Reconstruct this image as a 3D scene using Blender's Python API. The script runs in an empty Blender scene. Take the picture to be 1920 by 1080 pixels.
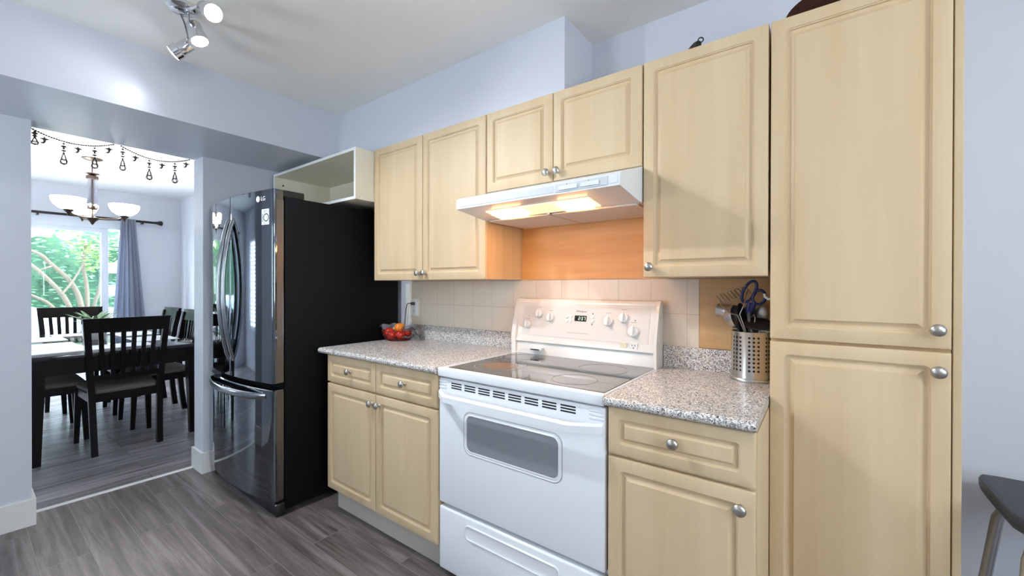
import bpy, bmesh, math, random
from mathutils import Vector, Matrix
R = math.radians
PI = math.pi
random.seed(7)
SC = bpy.context.scene
COL = SC.collection

# ------------------------------------------------------------------ camera
F_PX, YAW, PITCH, ROLL, CAM_H = 778.05, R(36.689), R(-0.215), R(0.104), 1.2498
cam_data = bpy.data.cameras.new('camera')
cam_data.sensor_width = 36.0
cam_data.lens = F_PX / 1920.0 * 36.0
cam_data.clip_start = 0.02
cam_data.clip_end = 200
cam = bpy.data.objects.new('camera', cam_data)
COL.objects.link(cam)
_r = Vector((math.cos(YAW), math.sin(YAW), 0))
_d = Vector((-math.sin(YAW), math.cos(YAW), 0))
_u = Vector((0, 0, 1))
_f2 = _d * math.cos(PITCH) + _u * math.sin(PITCH)
_u2 = -_d * math.sin(PITCH) + _u * math.cos(PITCH)
_r3 = _r * math.cos(ROLL) + _u2 * math.sin(ROLL)
_u3 = -_r * math.sin(ROLL) + _u2 * math.cos(ROLL)
M4 = Matrix.Identity(4)
for i in range(3):
    M4[i][0] = _r3[i]; M4[i][1] = _u3[i]; M4[i][2] = -_f2[i]; M4[i][3] = (0, 0, CAM_H)[i]
cam.matrix_world = M4
SC.camera = cam

# ------------------------------------------------------------------ world, exposure
SC.view_settings.view_transform = 'Standard'
SC.view_settings.look = 'None'
SC.view_settings.gamma = 1.0
SC.view_settings.use_curve_mapping = False
SC.view_settings.exposure = 0.24
W_STRENGTH = 16.0
SPOT_L = 30.0           # radiance of the spot lenses
SPOT_W = 52.0           # beam power of each kitchen spot lamp
FILL_L = 140.0          # added fill globe behind the camera
BOWL_L = 18.0           # chandelier bowls
BULB_L = 720.0         # bulbs inside the bowls
HOOD_L = 30.0
world = bpy.data.worlds.new('sky')
SC.world = world
world.use_nodes = True
wn = world.node_tree.nodes
wl = world.node_tree.links
bg = wn['Background']
bg.inputs['Color'].default_value = (0.83, 0.92, 1.0, 1)
bg.inputs['Strength'].default_value = W_STRENGTH

def portal(name, loc, aim, sx, sy):
    l = bpy.data.lights.new(name, 'AREA'); l.shape = 'RECTANGLE'; l.size = sx; l.size_y = sy
    l.cycles.is_portal = True
    o = bpy.data.objects.new(name, l); COL.objects.link(o); o.location = loc
    o.rotation_euler = Vector(aim).to_track_quat('-Z', 'Z').to_euler()
portal('daylight_portal', (2.53, 0.0, 1.45), (-1, 0, 0), 1.15, 0.95)
portal('daylight_portal', (-2.5, -2.04, 1.42), (0, 1, 0), 1.1, 1.15)
portal('daylight_portal', (-6.075, -1.83, 1.27), (0, 1, 0), 0.95, 1.35)
portal('daylight_portal', (-7.21, 0.13, 1.0), (1, 0, 0), 2.2, 2.0)

# ------------------------------------------------------------------ materials
MATS = {}
def srgb(r, g, b):
    f = lambda c: (c / 255 / 12.92) if c / 255 <= 0.04045 else ((c / 255 + 0.055) / 1.055) ** 2.4
    return (f(r), f(g), f(b), 1)
def mat(name):
    m = bpy.data.materials.new(name); m.use_nodes = True
    MATS[name] = m
    return m, m.node_tree.nodes, m.node_tree.links, m.node_tree.nodes['Principled BSDF']
def N(ns, t, **kw):
    n = ns.new(t)
    for k, v in kw.items():
        if k in n.inputs: n.inputs[k].default_value = v
        else: setattr(n, k, v)
    return n
def coords(ns, ls, scale=(1, 1, 1), loc=(0, 0, 0), rot=(0, 0, 0)):
    tc = ns.new('ShaderNodeTexCoord'); mp = ns.new('ShaderNodeMapping')
    mp.inputs['Scale'].default_value = scale; mp.inputs['Location'].default_value = loc
    mp.inputs['Rotation'].default_value = rot
    ls.new(tc.outputs['Object'], mp.inputs['Vector'])
    return mp
def plain(name, col, rough=0.5, metal=0.0, bump=0.0, bscale=80, coat=0.0, spec=0.5, var=0.03, vscale=6):
    m, ns, ls, b = mat(name)
    b.inputs['Roughness'].default_value = rough
    b.inputs['Metallic'].default_value = metal
    b.inputs['Coat Weight'].default_value = coat
    b.inputs['Specular IOR Level'].default_value = spec
    mp = coords(ns, ls)
    nz = N(ns, 'ShaderNodeTexNoise', Scale=vscale, Detail=3.0)
    ls.new(mp.outputs[0], nz.inputs['Vector'])
    hsv = N(ns, 'ShaderNodeHueSaturation'); hsv.inputs['Color'].default_value = col
    mr = N(ns, 'ShaderNodeMapRange'); mr.inputs['To Min'].default_value = 1 - var; mr.inputs['To Max'].default_value = 1 + var
    ls.new(nz.outputs['Fac'], mr.inputs['Value']); ls.new(mr.outputs[0], hsv.inputs['Value'])
    ls.new(hsv.outputs[0], b.inputs['Base Color'])
    if bump:
        n2 = N(ns, 'ShaderNodeTexNoise', Scale=bscale, Detail=4.0)
        ls.new(mp.outputs[0], n2.inputs['Vector'])
        bp = N(ns, 'ShaderNodeBump', Strength=bump, Distance=0.004)
        ls.new(n2.outputs['Fac'], bp.inputs['Height']); ls.new(bp.outputs[0], b.inputs['Normal'])
    return m
def emis(name, col, strength):
    m, ns, ls, b = mat(name)
    b.inputs['Base Color'].default_value = (0.8, 0.8, 0.8, 1)
    b.inputs['Emission Color'].default_value = col
    b.inputs['Emission Strength'].default_value = strength
    return m
def wood(name, c1, c2, scale=(14, 14, 0.9), rough=0.35, detail=4.0, fine=(160, 160, 3.0), fineamt=0.25, coat=0.0, spec=0.5):
    m, ns, ls, b = mat(name)
    mp = coords(ns, ls, scale)
    n1 = N(ns, 'ShaderNodeTexNoise', Scale=1.0, Detail=detail, Distortion=0.6)
    ls.new(mp.outputs[0], n1.inputs['Vector'])
    mp2 = coords(ns, ls, fine)
    n2 = N(ns, 'ShaderNodeTexNoise', Scale=1.0, Detail=2.0)
    ls.new(mp2.outputs[0], n2.inputs['Vector'])
    mx = N(ns, 'ShaderNodeMath', operation='MULTIPLY_ADD'); mx.inputs[1].default_value = fineamt
    ls.new(n2.outputs['Fac'], mx.inputs[0]); ls.new(n1.outputs['Fac'], mx.inputs[2])
    cr = N(ns, 'ShaderNodeValToRGB')
    cr.color_ramp.elements[0].position = 0.38; cr.color_ramp.elements[0].color = c1
    cr.color_ramp.elements[1].position = 0.82; cr.color_ramp.elements[1].color = c2
    ls.new(mx.outputs[0], cr.inputs[0]); ls.new(cr.outputs[0], b.inputs['Base Color'])
    b.inputs['Roughness'].default_value = rough
    b.inputs['Coat Weight'].default_value = coat
    b.inputs['Specular IOR Level'].default_value = spec
    return m

plain('wall_paint', srgb(205, 208, 218), 0.5, bump=0.06, bscale=160, var=0.01)
plain('beam_paint', srgb(205, 208, 218), 0.33, bump=0.05, bscale=60, var=0.01)
plain('ceiling_paint', srgb(244, 242, 239), 0.7, bump=0.08, bscale=120, var=0.01)
plain('popcorn_ceiling', srgb(225, 226, 228), 0.9, bump=1.0, bscale=90, var=0.03, vscale=90)
plain('trim_paint', srgb(228, 228, 226), 0.35, var=0.01)
wood('maple', srgb(203, 177, 140), srgb(214, 191, 156), scale=(9, 9, 0.7), rough=0.50, spec=0.35, fine=(70, 70, 2.0), fineamt=0.18)
wood('maple_panel', srgb(192, 150, 98), srgb(214, 176, 124), scale=(1.6, 16, 16), fine=(4, 120, 120), rough=0.42)
wood('maple_side', srgb(200, 164, 116), srgb(216, 184, 140), rough=0.42)
plain('melamine', srgb(232, 226, 208), 0.4, var=0.01)
plain('white_melamine', srgb(236, 236, 236), 0.35, var=0.01)
plain('enamel', srgb(240, 243, 247), 0.18, var=0.005, coat=0.3)
plain('hood_enamel', srgb(228, 231, 233), 0.25, var=0.005)
plain('hood_control', srgb(204, 209, 213), 0.3, var=0.005)
plain('backguard_enamel', srgb(226, 223, 217), 0.2, var=0.005, coat=0.3)
wood('maple_lamp_tinted', srgb(218, 158, 92), srgb(238, 186, 120), scale=(1.6, 16, 16), fine=(4, 120, 120), rough=0.42)  # maple_panel copy with the hood lamp's warm light mixed into its colour
plain('steel_leg', (0.42, 0.43, 0.45, 1), 0.30, metal=1.0, var=0.03)
plain('bisque_panel', srgb(216, 211, 206), 0.3, var=0.005)
plain('toe_paint', srgb(198, 192, 180), 0.5, var=0.02)
plain('fridge_steel', (0.155, 0.175, 0.20, 1), 0.05, metal=1.0, var=0.02)
plain('fridge_edge', (0.20, 0.18, 0.165, 1), 0.33, metal=1.0, var=0.02)
plain('handle_steel', (0.27, 0.28, 0.30, 1), 0.2, metal=1.0, var=0.02)
plain('fridge_side', (0.006, 0.0062, 0.007, 1), 0.5, bump=0.05, bscale=500, var=0.05, spec=0.1)
plain('black_plastic', (0.010, 0.010, 0.011, 1), 0.4, var=0.05)
plain('black_gap', (0.004, 0.004, 0.004, 1), 0.8)
plain('nickel', (0.50, 0.48, 0.44, 1), 0.34, metal=1.0, var=0.02)
plain('chrome', (0.75, 0.76, 0.78, 1), 0.12, metal=1.0, var=0.02)
plain('steel_dull', (0.55, 0.55, 0.54, 1), 0.35, metal=1.0, var=0.06, vscale=30)
plain('espresso', srgb(17, 12, 13), 0.32, var=0.15, vscale=12, spec=0.15)
plain('table_top', srgb(30, 27, 30), 0.10, var=0.1)
plain('seat_fabric', srgb(112, 104, 98), 0.9, bump=0.4, bscale=400, var=0.08, vscale=200)
plain('curtain_fabric', srgb(168, 174, 192), 0.9, bump=0.2, bscale=300, var=0.05)
plain('placemat', srgb(205, 208, 212), 0.45, bump=0.2, bscale=250, var=0.05)
plain('rod_metal', srgb(40, 37, 36), 0.35, metal=0.6)
plain('bronze', srgb(86, 74, 66), 0.3, metal=0.9)
plain('bead_metal', srgb(84, 74, 72), 0.35, metal=0.7)
plain('bead_dark', srgb(52, 40, 36), 0.4)
plain('pvc_frame', srgb(222, 228, 238), 0.35, var=0.01)
plain('blind_white', srgb(236, 238, 240), 0.5, var=0.01)
plain('pot_white', srgb(226, 224, 220), 0.35, var=0.02)
plain('leaf_green', srgb(92, 128, 84), 0.5, var=0.25, vscale=40)
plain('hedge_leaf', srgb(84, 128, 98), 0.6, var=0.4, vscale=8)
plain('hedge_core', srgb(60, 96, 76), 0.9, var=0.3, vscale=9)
plain('bright_leaf', srgb(116, 146, 84), 0.6, var=0.25, vscale=12)
plain('bark', srgb(92, 84, 72), 0.85, bump=0.5, bscale=40, var=0.1, vscale=14)
plain('tarp', srgb(150, 158, 164), 0.6, bump=0.2, bscale=14, var=0.03)
plain('patio', srgb(170, 172, 170), 0.85, var=0.1)
plain('block_white', srgb(140, 140, 136), 0.8, var=0.05, vscale=14)
plain('tomato', srgb(198, 44, 26), 0.22, var=0.12, vscale=16)
plain('mandarin', srgb(226, 128, 34), 0.35, bump=0.2, bscale=120, var=0.08)
plain('onion_white', srgb(220, 222, 226), 0.3, var=0.05)
plain('red_wire', srgb(104, 34, 28), 0.4)
plain('stem_green', srgb(70, 90, 40), 0.6)
plain('seat_black', srgb(44, 48, 56), 0.42, bump=0.1, bscale=300)
plain('dark_bowl', srgb(58, 26, 22), 0.4, var=0.2, vscale=20)
plain('blue_plastic', srgb(34, 44, 104), 0.3)
plain('grey_plastic', srgb(120, 122, 126), 0.35)
plain('white_plastic', srgb(232, 232, 230), 0.35, var=0.01)
plain('ivory_plastic', srgb(224, 222, 190), 0.35, var=0.01)
plain('mark_grey', srgb(150, 148, 150), 0.6)
plain('mark_dark', srgb(62, 60, 62), 0.6)
plain('sticker', srgb(214, 220, 226), 0.4)
plain('sticker_ink', srgb(40, 48, 64), 0.5)
plain('logo_silver', srgb(226, 228, 232), 0.3)
plain('cooktop_ring', srgb(140, 140, 146), 0.3)
plain('element_brown', srgb(128, 92, 66), 0.16, var=0.25, vscale=30)
plain('filter_mesh', srgb(230, 222, 214), 0.55, metal=0.0, bump=0.5, bscale=500, var=0.08, vscale=60)
plain('bag_film', srgb(120, 118, 122), 0.25, var=0.1)
plain('soil', srgb(60, 48, 40), 0.9)

def glass(name, col=(1, 1, 1, 1), rough=0.0, alpha=0.12):
    m, ns, ls, b = mat(name)
    tr = ns.new('ShaderNodeBsdfTransparent'); tr.inputs[0].default_value = col
    gl = ns.new('ShaderNodeBsdfGlossy'); gl.inputs['Roughness'].default_value = rough
    mx = ns.new('ShaderNodeMixShader'); mx.inputs[0].default_value = alpha
    ls.new(tr.outputs[0], mx.inputs[1]); ls.new(gl.outputs[0], mx.inputs[2])
    ls.new(mx.outputs[0], ns['Material Output'].inputs['Surface'])
    return m
glass('window_glass', (0.95, 0.98, 0.98, 1), 0.0, 0.06)
glass('clear_column', (0.9, 0.88, 0.92, 1), 0.05, 0.3)
glass('pale_film', (0.75, 0.75, 0.78, 1), 0.2, 0.35)

def ceramic_black():
    m, ns, ls, b = mat('cooktop_glass')
    b.inputs['Base Color'].default_value = (0.035, 0.033, 0.036, 1)
    b.inputs['Roughness'].default_value = 0.07
    b.inputs['Specular IOR Level'].default_value = 1.0
    b.inputs['Coat Weight'].default_value = 0.6; b.inputs['Coat Roughness'].default_value = 0.03
    mp = coords(ns, ls)
    vo = N(ns, 'ShaderNodeTexNoise', Scale=500.0)
    ls.new(mp.outputs[0], vo.inputs['Vector'])
    cr = N(ns, 'ShaderNodeValToRGB')
    cr.color_ramp.elements[0].position = 0.55; cr.color_ramp.elements[0].color = (0.03, 0.028, 0.03, 1)
    cr.color_ramp.elements[1].position = 0.75; cr.color_ramp.elements[1].color = (0.16, 0.15, 0.16, 1)
    ls.new(vo.outputs['Fac'], cr.inputs[0]); ls.new(cr.outputs[0], b.inputs['Base Color'])
ceramic_black()
def oven_glass():
    m, ns, ls, b = mat('oven_glass')
    b.inputs['Base Color'].default_value = srgb(140, 142, 148)
    b.inputs['Roughness'].default_value = 0.12
    mp = coords(ns, ls, (400, 400, 400))
    ck = N(ns, 'ShaderNodeTexChecker', Scale=1.0)
    ck.inputs['Color1'].default_value = srgb(122, 124, 130); ck.inputs['Color2'].default_value = srgb(156, 158, 164)
    ls.new(mp.outputs[0], ck.inputs['Vector']); ls.new(ck.outputs[0], b.inputs['Base Color'])
oven_glass()
def granite():
    m, ns, ls, b = mat('granite')
    mp = coords(ns, ls)
    v1 = N(ns, 'ShaderNodeTexVoronoi', Scale=330.0); v1.feature = 'F1'
    ls.new(mp.outputs[0], v1.inputs['Vector'])
    sep = ns.new('ShaderNodeSeparateColor'); ls.new(v1.outputs['Color'], sep.inputs[0])
    cr = N(ns, 'ShaderNodeValToRGB'); cr.color_ramp.interpolation = 'CONSTANT'
    e = cr.color_ramp.elements
    e[0].position = 0.0; e[0].color = srgb(88, 88, 90)
    e[1].position = 0.14; e[1].color = srgb(152, 150, 148)
    for p, c in ((0.32, srgb(200, 197, 193)), (0.55, srgb(224, 219, 213)), (0.74, srgb(240, 238, 234)), (0.88, srgb(174, 169, 164))):
        x = e.new(p); x.color = c
    ls.new(sep.outputs[0], cr.inputs[0])
    ls.new(cr.outputs[0], b.inputs['Base Color'])
    b.inputs['Roughness'].default_value = 0.2
granite()
def tiles():
    m, ns, ls, b = mat('cream_tile')
    mp = coords(ns, ls, (1, 1, 1), (0.606, 0, 0), (R(90), 0, 0))
    tc = ns.new('ShaderNodeTexCoord')
    sx = ns.new('ShaderNodeSeparateXYZ'); ls.new(tc.outputs['Object'], sx.inputs[0])
    cb = ns.new('ShaderNodeCombineXYZ')
    ax = N(ns, 'ShaderNodeMath', operation='ADD'); ax.inputs[1].default_value = 0.606 + 15.2
    az = N(ns, 'ShaderNodeMath', operation='ADD'); az.inputs[1].default_value = -1.1335 + 1.52
    ls.new(sx.outputs['X'], ax.inputs[0]); ls.new(sx.outputs['Z'], az.inputs[0])
    ls.new(ax.outputs[0], cb.inputs['X']); ls.new(az.outputs[0], cb.inputs['Y'])
    br = N(ns, 'ShaderNodeTexBrick')
    br.offset = 0.0; br.squash = 1.0
    br.inputs['Scale'].default_value = 1.0; br.inputs['Brick Width'].default_value = 0.152
    br.inputs['Row Height'].default_value = 0.152; br.inputs['Mortar Size'].default_value = 0.0012
    br.inputs['Mortar Smooth'].default_value = 0.2
    br.inputs['Color1'].default_value = srgb(223, 210, 192); br.inputs['Color2'].default_value = srgb(227, 215, 198)
    br.inputs['Mortar'].default_value = srgb(196, 184, 170)
    ls.new(cb.outputs[0], br.inputs['Vector']); ls.new(br.outputs['Color'], b.inputs['Base Color'])
    bp = N(ns, 'ShaderNodeBump', Strength=0.4, Distance=0.002); bp.invert = True
    ls.new(br.outputs['Fac'], bp.inputs['Height']); ls.new(bp.outputs[0], b.inputs['Normal'])
    b.inputs['Roughness'].default_value = 0.25
tiles()
def planks(name, c1, c2, dark, along_x, width, length, rough, off=(0, 0)):
    m, ns, ls, b = mat(name)
    tc = ns.new('ShaderNodeTexCoord'); sx = ns.new('ShaderNodeSeparateXYZ'); cb = ns.new('ShaderNodeCombineXYZ')
    ls.new(tc.outputs['Object'], sx.inputs[0])
    a = N(ns, 'ShaderNodeMath', operation='ADD'); a.inputs[1].default_value = 40 * length + off[0]
    c = N(ns, 'ShaderNodeMath', operation='ADD'); c.inputs[1].default_value = 40 * width + off[1]
    ls.new(sx.outputs['X' if along_x else 'Y'], a.inputs[0]); ls.new(sx.outputs['Y' if along_x else 'X'], c.inputs[0])
    ls.new(a.outputs[0], cb.inputs['X']); ls.new(c.outputs[0], cb.inputs['Y'])
    br = N(ns, 'ShaderNodeTexBrick'); br.offset = 0.37; br.offset_frequency = 2
    br.inputs['Scale'].default_value = 1; br.inputs['Brick Width'].default_value = length; br.inputs['Row Height'].default_value = width
    br.inputs['Mortar Size'].default_value = 0.0011; br.inputs['Mortar Smooth'].default_value = 0.3
    br.inputs['Color1'].default_value = (0, 0, 0, 1); br.inputs['Color2'].default_value = (1, 1, 1, 1); br.inputs['Mortar'].default_value = (0.5, 0.5, 0.5, 1)
    ls.new(cb.outputs[0], br.inputs['Vector'])
    # each plank shifts the grain
    sc = N(ns, 'ShaderNodeVectorMath', operation='MULTIPLY'); sc.inputs[1].default_value = (1.4, 24.0, 1.0)
    ls.new(cb.outputs[0], sc.inputs[0])
    sh = N(ns, 'ShaderNodeVectorMath', operation='MULTIPLY_ADD'); sh.inputs[1].default_value = (9.0, 9.0, 30.0)
    ls.new(br.outputs['Color'], sh.inputs[0]); ls.new(sc.outputs[0], sh.inputs[2])
    nz = N(ns, 'ShaderNodeTexNoise', Scale=1.0, Detail=9.0, Roughness=0.68, Distortion=0.55)
    ls.new(sh.outputs[0], nz.inputs['Vector'])
    cr = N(ns, 'ShaderNodeValToRGB')
    cr.color_ramp.elements[0].position = 0.28; cr.color_ramp.elements[0].color = dark
    cr.color_ramp.elements[1].position = 0.72; cr.color_ramp.elements[1].color = c2
    x = cr.color_ramp.elements.new(0.48); x.color = c1
    ls.new(nz.outputs['Fac'], cr.inputs[0])
    hs = ns.new('ShaderNodeHueSaturation'); mr = N(ns, 'ShaderNodeMapRange')
    mr.inputs['To Min'].default_value = 0.82; mr.inputs['To Max'].default_value = 1.18
    ls.new(br.outputs['Color'], mr.inputs['Value']); ls.new(mr.outputs[0], hs.inputs['Value']); ls.new(cr.outputs[0], hs.inputs['Color'])
    mx = ns.new('ShaderNodeMix'); mx.data_type = 'RGBA'
    mx.inputs['B'].default_value = dark if not along_x else srgb(120, 116, 116)
    for i_ in mx.inputs:
        pass
    ls.new(br.outputs['Fac'], mx.inputs['Factor'])
    ls.new(hs.outputs[0], mx.inputs[6]); mx.inputs[7].default_value = srgb(150, 145, 143) if along_x else srgb(58, 54, 53)  # kitchen seams coloured pale for the glint on plank bevels
    ls.new(mx.outputs[2], b.inputs['Base Color'])
    bp = N(ns, 'ShaderNodeBump', Strength=0.5, Distance=0.0015); bp.invert = True
    ls.new(br.outputs['Fac'], bp.inputs['Height'])
    bp2 = N(ns, 'ShaderNodeBump', Strength=0.12, Distance=0.002)
    ls.new(nz.outputs['Fac'], bp2.inputs['Height']); ls.new(bp.outputs[0], bp2.inputs['Normal'])
    ls.new(bp2.outputs[0], b.inputs['Normal'])
    b.inputs['Roughness'].default_value = rough
planks('floor_planks', srgb(108, 99, 98), srgb(152, 142, 140), srgb(64, 56, 54), True, 0.163, 1.22, 0.34, (0.3, -0.055))
planks('dining_planks', srgb(138, 132, 135), srgb(184, 178, 182), srgb(88, 82, 84), False, 0.15, 1.22, 0.27, (0.0, 0.0))
def perforated():
    m, ns, ls, b = mat('perforated_steel')
    b.inputs['Metallic'].default_value = 1.0; b.inputs['Roughness'].default_value = 0.24
    tc = ns.new('ShaderNodeTexCoord'); sx = ns.new('ShaderNodeSeparateXYZ'); ls.new(tc.outputs['Object'], sx.inputs[0])
    at = N(ns, 'ShaderNodeMath', operation='ARCTAN2'); ls.new(sx.outputs['Y'], at.inputs[0]); ls.new(sx.outputs['X'], at.inputs[1])
    def math1(op, a, v):
        n = N(ns, 'ShaderNodeMath', operation=op); ls.new(a, n.inputs[0])
        if v is not None: n.inputs[1].default_value = v
        return n.outputs[0]
    cols = 28
    u = math1('MULTIPLY', at.outputs[0], cols / (2 * PI)); u = math1('ADD', u, 100.35)
    uf = math1('FRACT', u, None); uf = math1('SUBTRACT', uf, 0.5); uf = math1('MULTIPLY', uf, 2 * PI * 0.066 / cols)
    ui = math1('FLOOR', u, None); um = math1('MODULO', ui, 4.0); ok = math1('GREATER_THAN', um, 0.5)
    zz = math1('ADD', sx.outputs['Z'], -0.034); vz = math1('DIVIDE', zz, 0.0148); vf = math1('FRACT', vz, None)
    vf = math1('SUBTRACT', vf, 0.5); vf = math1('MULTIPLY', vf, 0.0148)
    a2 = math1('POWER', uf, 2.0); b2 = math1('POWER', vf, 2.0)
    s = N(ns, 'ShaderNodeMath', operation='ADD'); ls.new(a2, s.inputs[0]); ls.new(b2, s.inputs[1])
    hole = math1('LESS_THAN', s.outputs[0], 0.0041 ** 2)
    zr = math1('GREATER_THAN', sx.outputs['Z'], 0.034); zr2 = math1('LESS_THAN', sx.outputs['Z'], 0.034 + 9 * 0.0148)
    def mul(a, c):
        n = N(ns, 'ShaderNodeMath', operation='MULTIPLY'); ls.new(a, n.inputs[0]); ls.new(c, n.inputs[1]); return n.outputs[0]
    h = mul(mul(hole, ok), mul(zr, zr2))
    mx = ns.new('ShaderNodeMix'); mx.data_type = 'RGBA'
    mx.inputs[6].default_value = (0.62, 0.60, 0.57, 1); mx.inputs[7].default_value = (0.008, 0.008, 0.008, 1)
    ls.new(h, mx.inputs['Factor']); ls.new(mx.outputs[2], b.inputs['Base Color'])
    inv = math1('SUBTRACT', h, 1.0); inv = math1('MULTIPLY', inv, -1.0); ls.new(inv, b.inputs['Metallic'])
perforated()
COOL = (0.88, 0.93, 1.0, 1)
emis('spot_lens', COOL, SPOT_L)
emis('fill_globe_glow', (0.95, 0.97, 1.0, 1), FILL_L)  # glow of the added fill globe
emis('bowl_glow', (1.0, 0.97, 0.93, 1), BOWL_L)
emis('bowl_bulb', (1.0, 0.97, 0.94, 1), BULB_L)
emis('hood_bulb', (1.0, 0.45, 0.13, 1), HOOD_L)
emis('hood_lens', (1.0, 0.62, 0.28, 1), 0.95)
emis('display_green', (0.55, 1.0, 0.6, 1), 1.2)

# ------------------------------------------------------------------ mesh helpers
class MB:
    def __init__(s): s.bm = bmesh.new()
    def box(s, x0, x1, y0, y1, z0, z1, bev=0.0, seg=2, rot=None, piv=None):
        vs = [s.bm.verts.new((x, y, z)) for x in (x0, x1) for y in (y0, y1) for z in (z0, z1)]
        idx = [(0, 1, 3, 2), (4, 6, 7, 5), (0, 4, 5, 1), (2, 3, 7, 6), (0, 2, 6, 4), (1, 5, 7, 3)]
        fs = [s.bm.faces.new([vs[i] for i in f]) for f in idx]
        new = vs
        if bev > 0:
            es = list({e for f in fs for e in f.edges})
            r = bmesh.ops.bevel(s.bm, geom=es, offset=bev, segments=seg, profile=0.5, affect='EDGES')
            new = list({v for v in r['verts']} | {v for v in vs if v.is_valid})
        if rot is not None:
            bmesh.ops.rotate(s.bm, verts=[v for v in new if v.is_valid], cent=piv or ((x0 + x1) / 2, (y0 + y1) / 2, (z0 + z1) / 2), matrix=rot)
        return s
    def loft(s, loops, cap0=True, cap1=True, closed=True, wrap=False):
        rows = [[s.bm.verts.new(p) for p in lp] for lp in loops]
        n = len(rows[0]); m = n if closed else n - 1
        pairs = list(zip(rows, rows[1:]))
        if wrap: pairs.append((rows[-1], rows[0]))
        for a, b in pairs:
            for i in range(m):
                j = (i + 1) % n
                try: s.bm.faces.new((a[i], a[j], b[j], b[i]))
                except ValueError: pass
        if closed and not wrap:
            if cap0: s.bm.faces.new(list(reversed(rows[0])))
            if cap1: s.bm.faces.new(rows[-1])
        return s
    def lathe(s, prof, c=(0, 0, 0), axis=(0, 0, 1), seg=24, cap=True):
        q = Vector((0, 0, 1)).rotation_difference(Vector(axis).normalized()); c = Vector(c)
        loops = []
        for r, h in prof:
            r = max(r, 1e-5)
            loops.append([c + q @ Vector((r * math.cos(2 * PI * i / seg), r * math.sin(2 * PI * i / seg), h)) for i in range(seg)])
        return s.loft(loops, cap, cap)
    def cyl(s, p0, p1, r0, r1=None, seg=20):
        p0 = Vector(p0); p1 = Vector(p1); r1 = r0 if r1 is None else r1
        return s.lathe([(r0, 0), (r1, (p1 - p0).length)], p0, p1 - p0, seg)
    def sphere(s, c, r, sx=1, sy=1, sz=1, seg=20, rings=12):
        c = Vector(c); loops = []
        for k in range(rings + 1):
            t = PI * k / rings; rr = max(math.sin(t), 0.004)
            loops.append([c + Vector((r * sx * rr * math.cos(2 * PI * i / seg), r * sy * rr * math.sin(2 * PI * i / seg), -r * sz * math.cos(t))) for i in range(seg)])
        return s.loft(loops)
    def tube(s, pts, r, seg=8, flat=1.0, up=(0, 0, 1), closed=False, radii=None):
        pts = [Vector(p) for p in pts]; n = len(pts); loops = []; prev = None
        for i, p in enumerate(pts):
            if closed: t = pts[(i + 1) % n] - pts[i - 1]
            else: t = pts[min(i + 1, n - 1)] - pts[max(i - 1, 0)]
            t.normalize()
            a = prev if prev is not None else Vector(up)
            b = a - t * a.dot(t)
            if b.length < 1e-4:
                b = Vector((1, 0, 0)) - t * t.x
                if b.length < 1e-4: b = Vector((0, 1, 0))
            b.normalize(); prev = b; cN = t.cross(b)
            rr = radii[i] if radii else r
            loops.append([p + b * (rr * math.cos(2 * PI * k / seg)) + cN * (rr * flat * math.sin(2 * PI * k / seg)) for k in range(seg)])
        return s.loft(loops, wrap=closed)
    def ring(s, c, r, t, axis=(0, 0, 1), seg=32, tseg=8, sx=1, sy=1):
        q = Vector((0, 0, 1)).rotation_difference(Vector(axis).normalized()); c = Vector(c)
        return s.tube([c + q @ Vector((r * sx * math.cos(2 * PI * i / seg), r * sy * math.sin(2 * PI * i / seg), 0)) for i in range(seg)], t, tseg, up=axis, closed=True)
    def prism(s, poly, axis, a, b, bev=0):
        # poly: 2D points; axis 'x' -> (y,z), 'y' -> (x,z), 'z' -> (x,y)
        def P(p, k): return {'x': (k, p[0], p[1]), 'y': (p[0], k, p[1]), 'z': (p[0], p[1], k)}[axis]
        s.loft([[P(p, a) for p in poly], [P(p, b) for p in poly]])
        return s
    def grid(s, fn, nu, nv):
        vs = [[s.bm.verts.new(fn(i / nu, j / nv)) for j in range(nv + 1)] for i in range(nu + 1)]
        for i in range(nu):
            for j in range(nv):
                s.bm.faces.new((vs[i][j], vs[i + 1][j], vs[i + 1][j + 1], vs[i][j + 1]))
        return s
    def xform(s, mtx):
        bmesh.ops.transform(s.bm, matrix=mtx, verts=s.bm.verts); return s
    def build(s, name, material, parent=None, smooth=True, angle=44, org=None):
        bmesh.ops.recalc_face_normals(s.bm, faces=s.bm.faces)
        me = bpy.data.meshes.new(name)
        off = Vector(org) if org is not None else (wloc(parent) if parent is not None else Vector((0, 0, 0)))
        if off.length > 0: bmesh.ops.translate(s.bm, verts=s.bm.verts, vec=-off)
        s.bm.to_mesh(me); s.bm.free()
        if smooth:
            for p in me.polygons: p.use_smooth = True
            me.set_sharp_from_angle(angle=R(angle))
        me.materials.append(MATS[material])
        o = bpy.data.objects.new(name, me); COL.objects.link(o)
        if parent is not None:
            o.parent = parent
            if org is not None: o.location = off - wloc(parent)
        elif org is not None: o.location = off
        return o
def wloc(o):
    v = Vector((0, 0, 0))
    while o is not None:
        v += Vector(o.location); o = o.parent
    return v
def tag(o, label=None, cat=None, group=None, kind=None):
    if label: o['label'] = label
    if cat: o['category'] = cat
    if group: o['group'] = group
    if kind: o['kind'] = kind
    return o
def thing(name, loc, label, cat, group=None):
    o = bpy.data.objects.new(name, None); o.empty_display_size = 0.1
    COL.objects.link(o); o.location = loc
    return tag(o, label, cat, group)
def struct(name, mb, m, label, cat, **kw):
    return tag(mb.build(name, m, **kw), label, cat, kind='structure')
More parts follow.
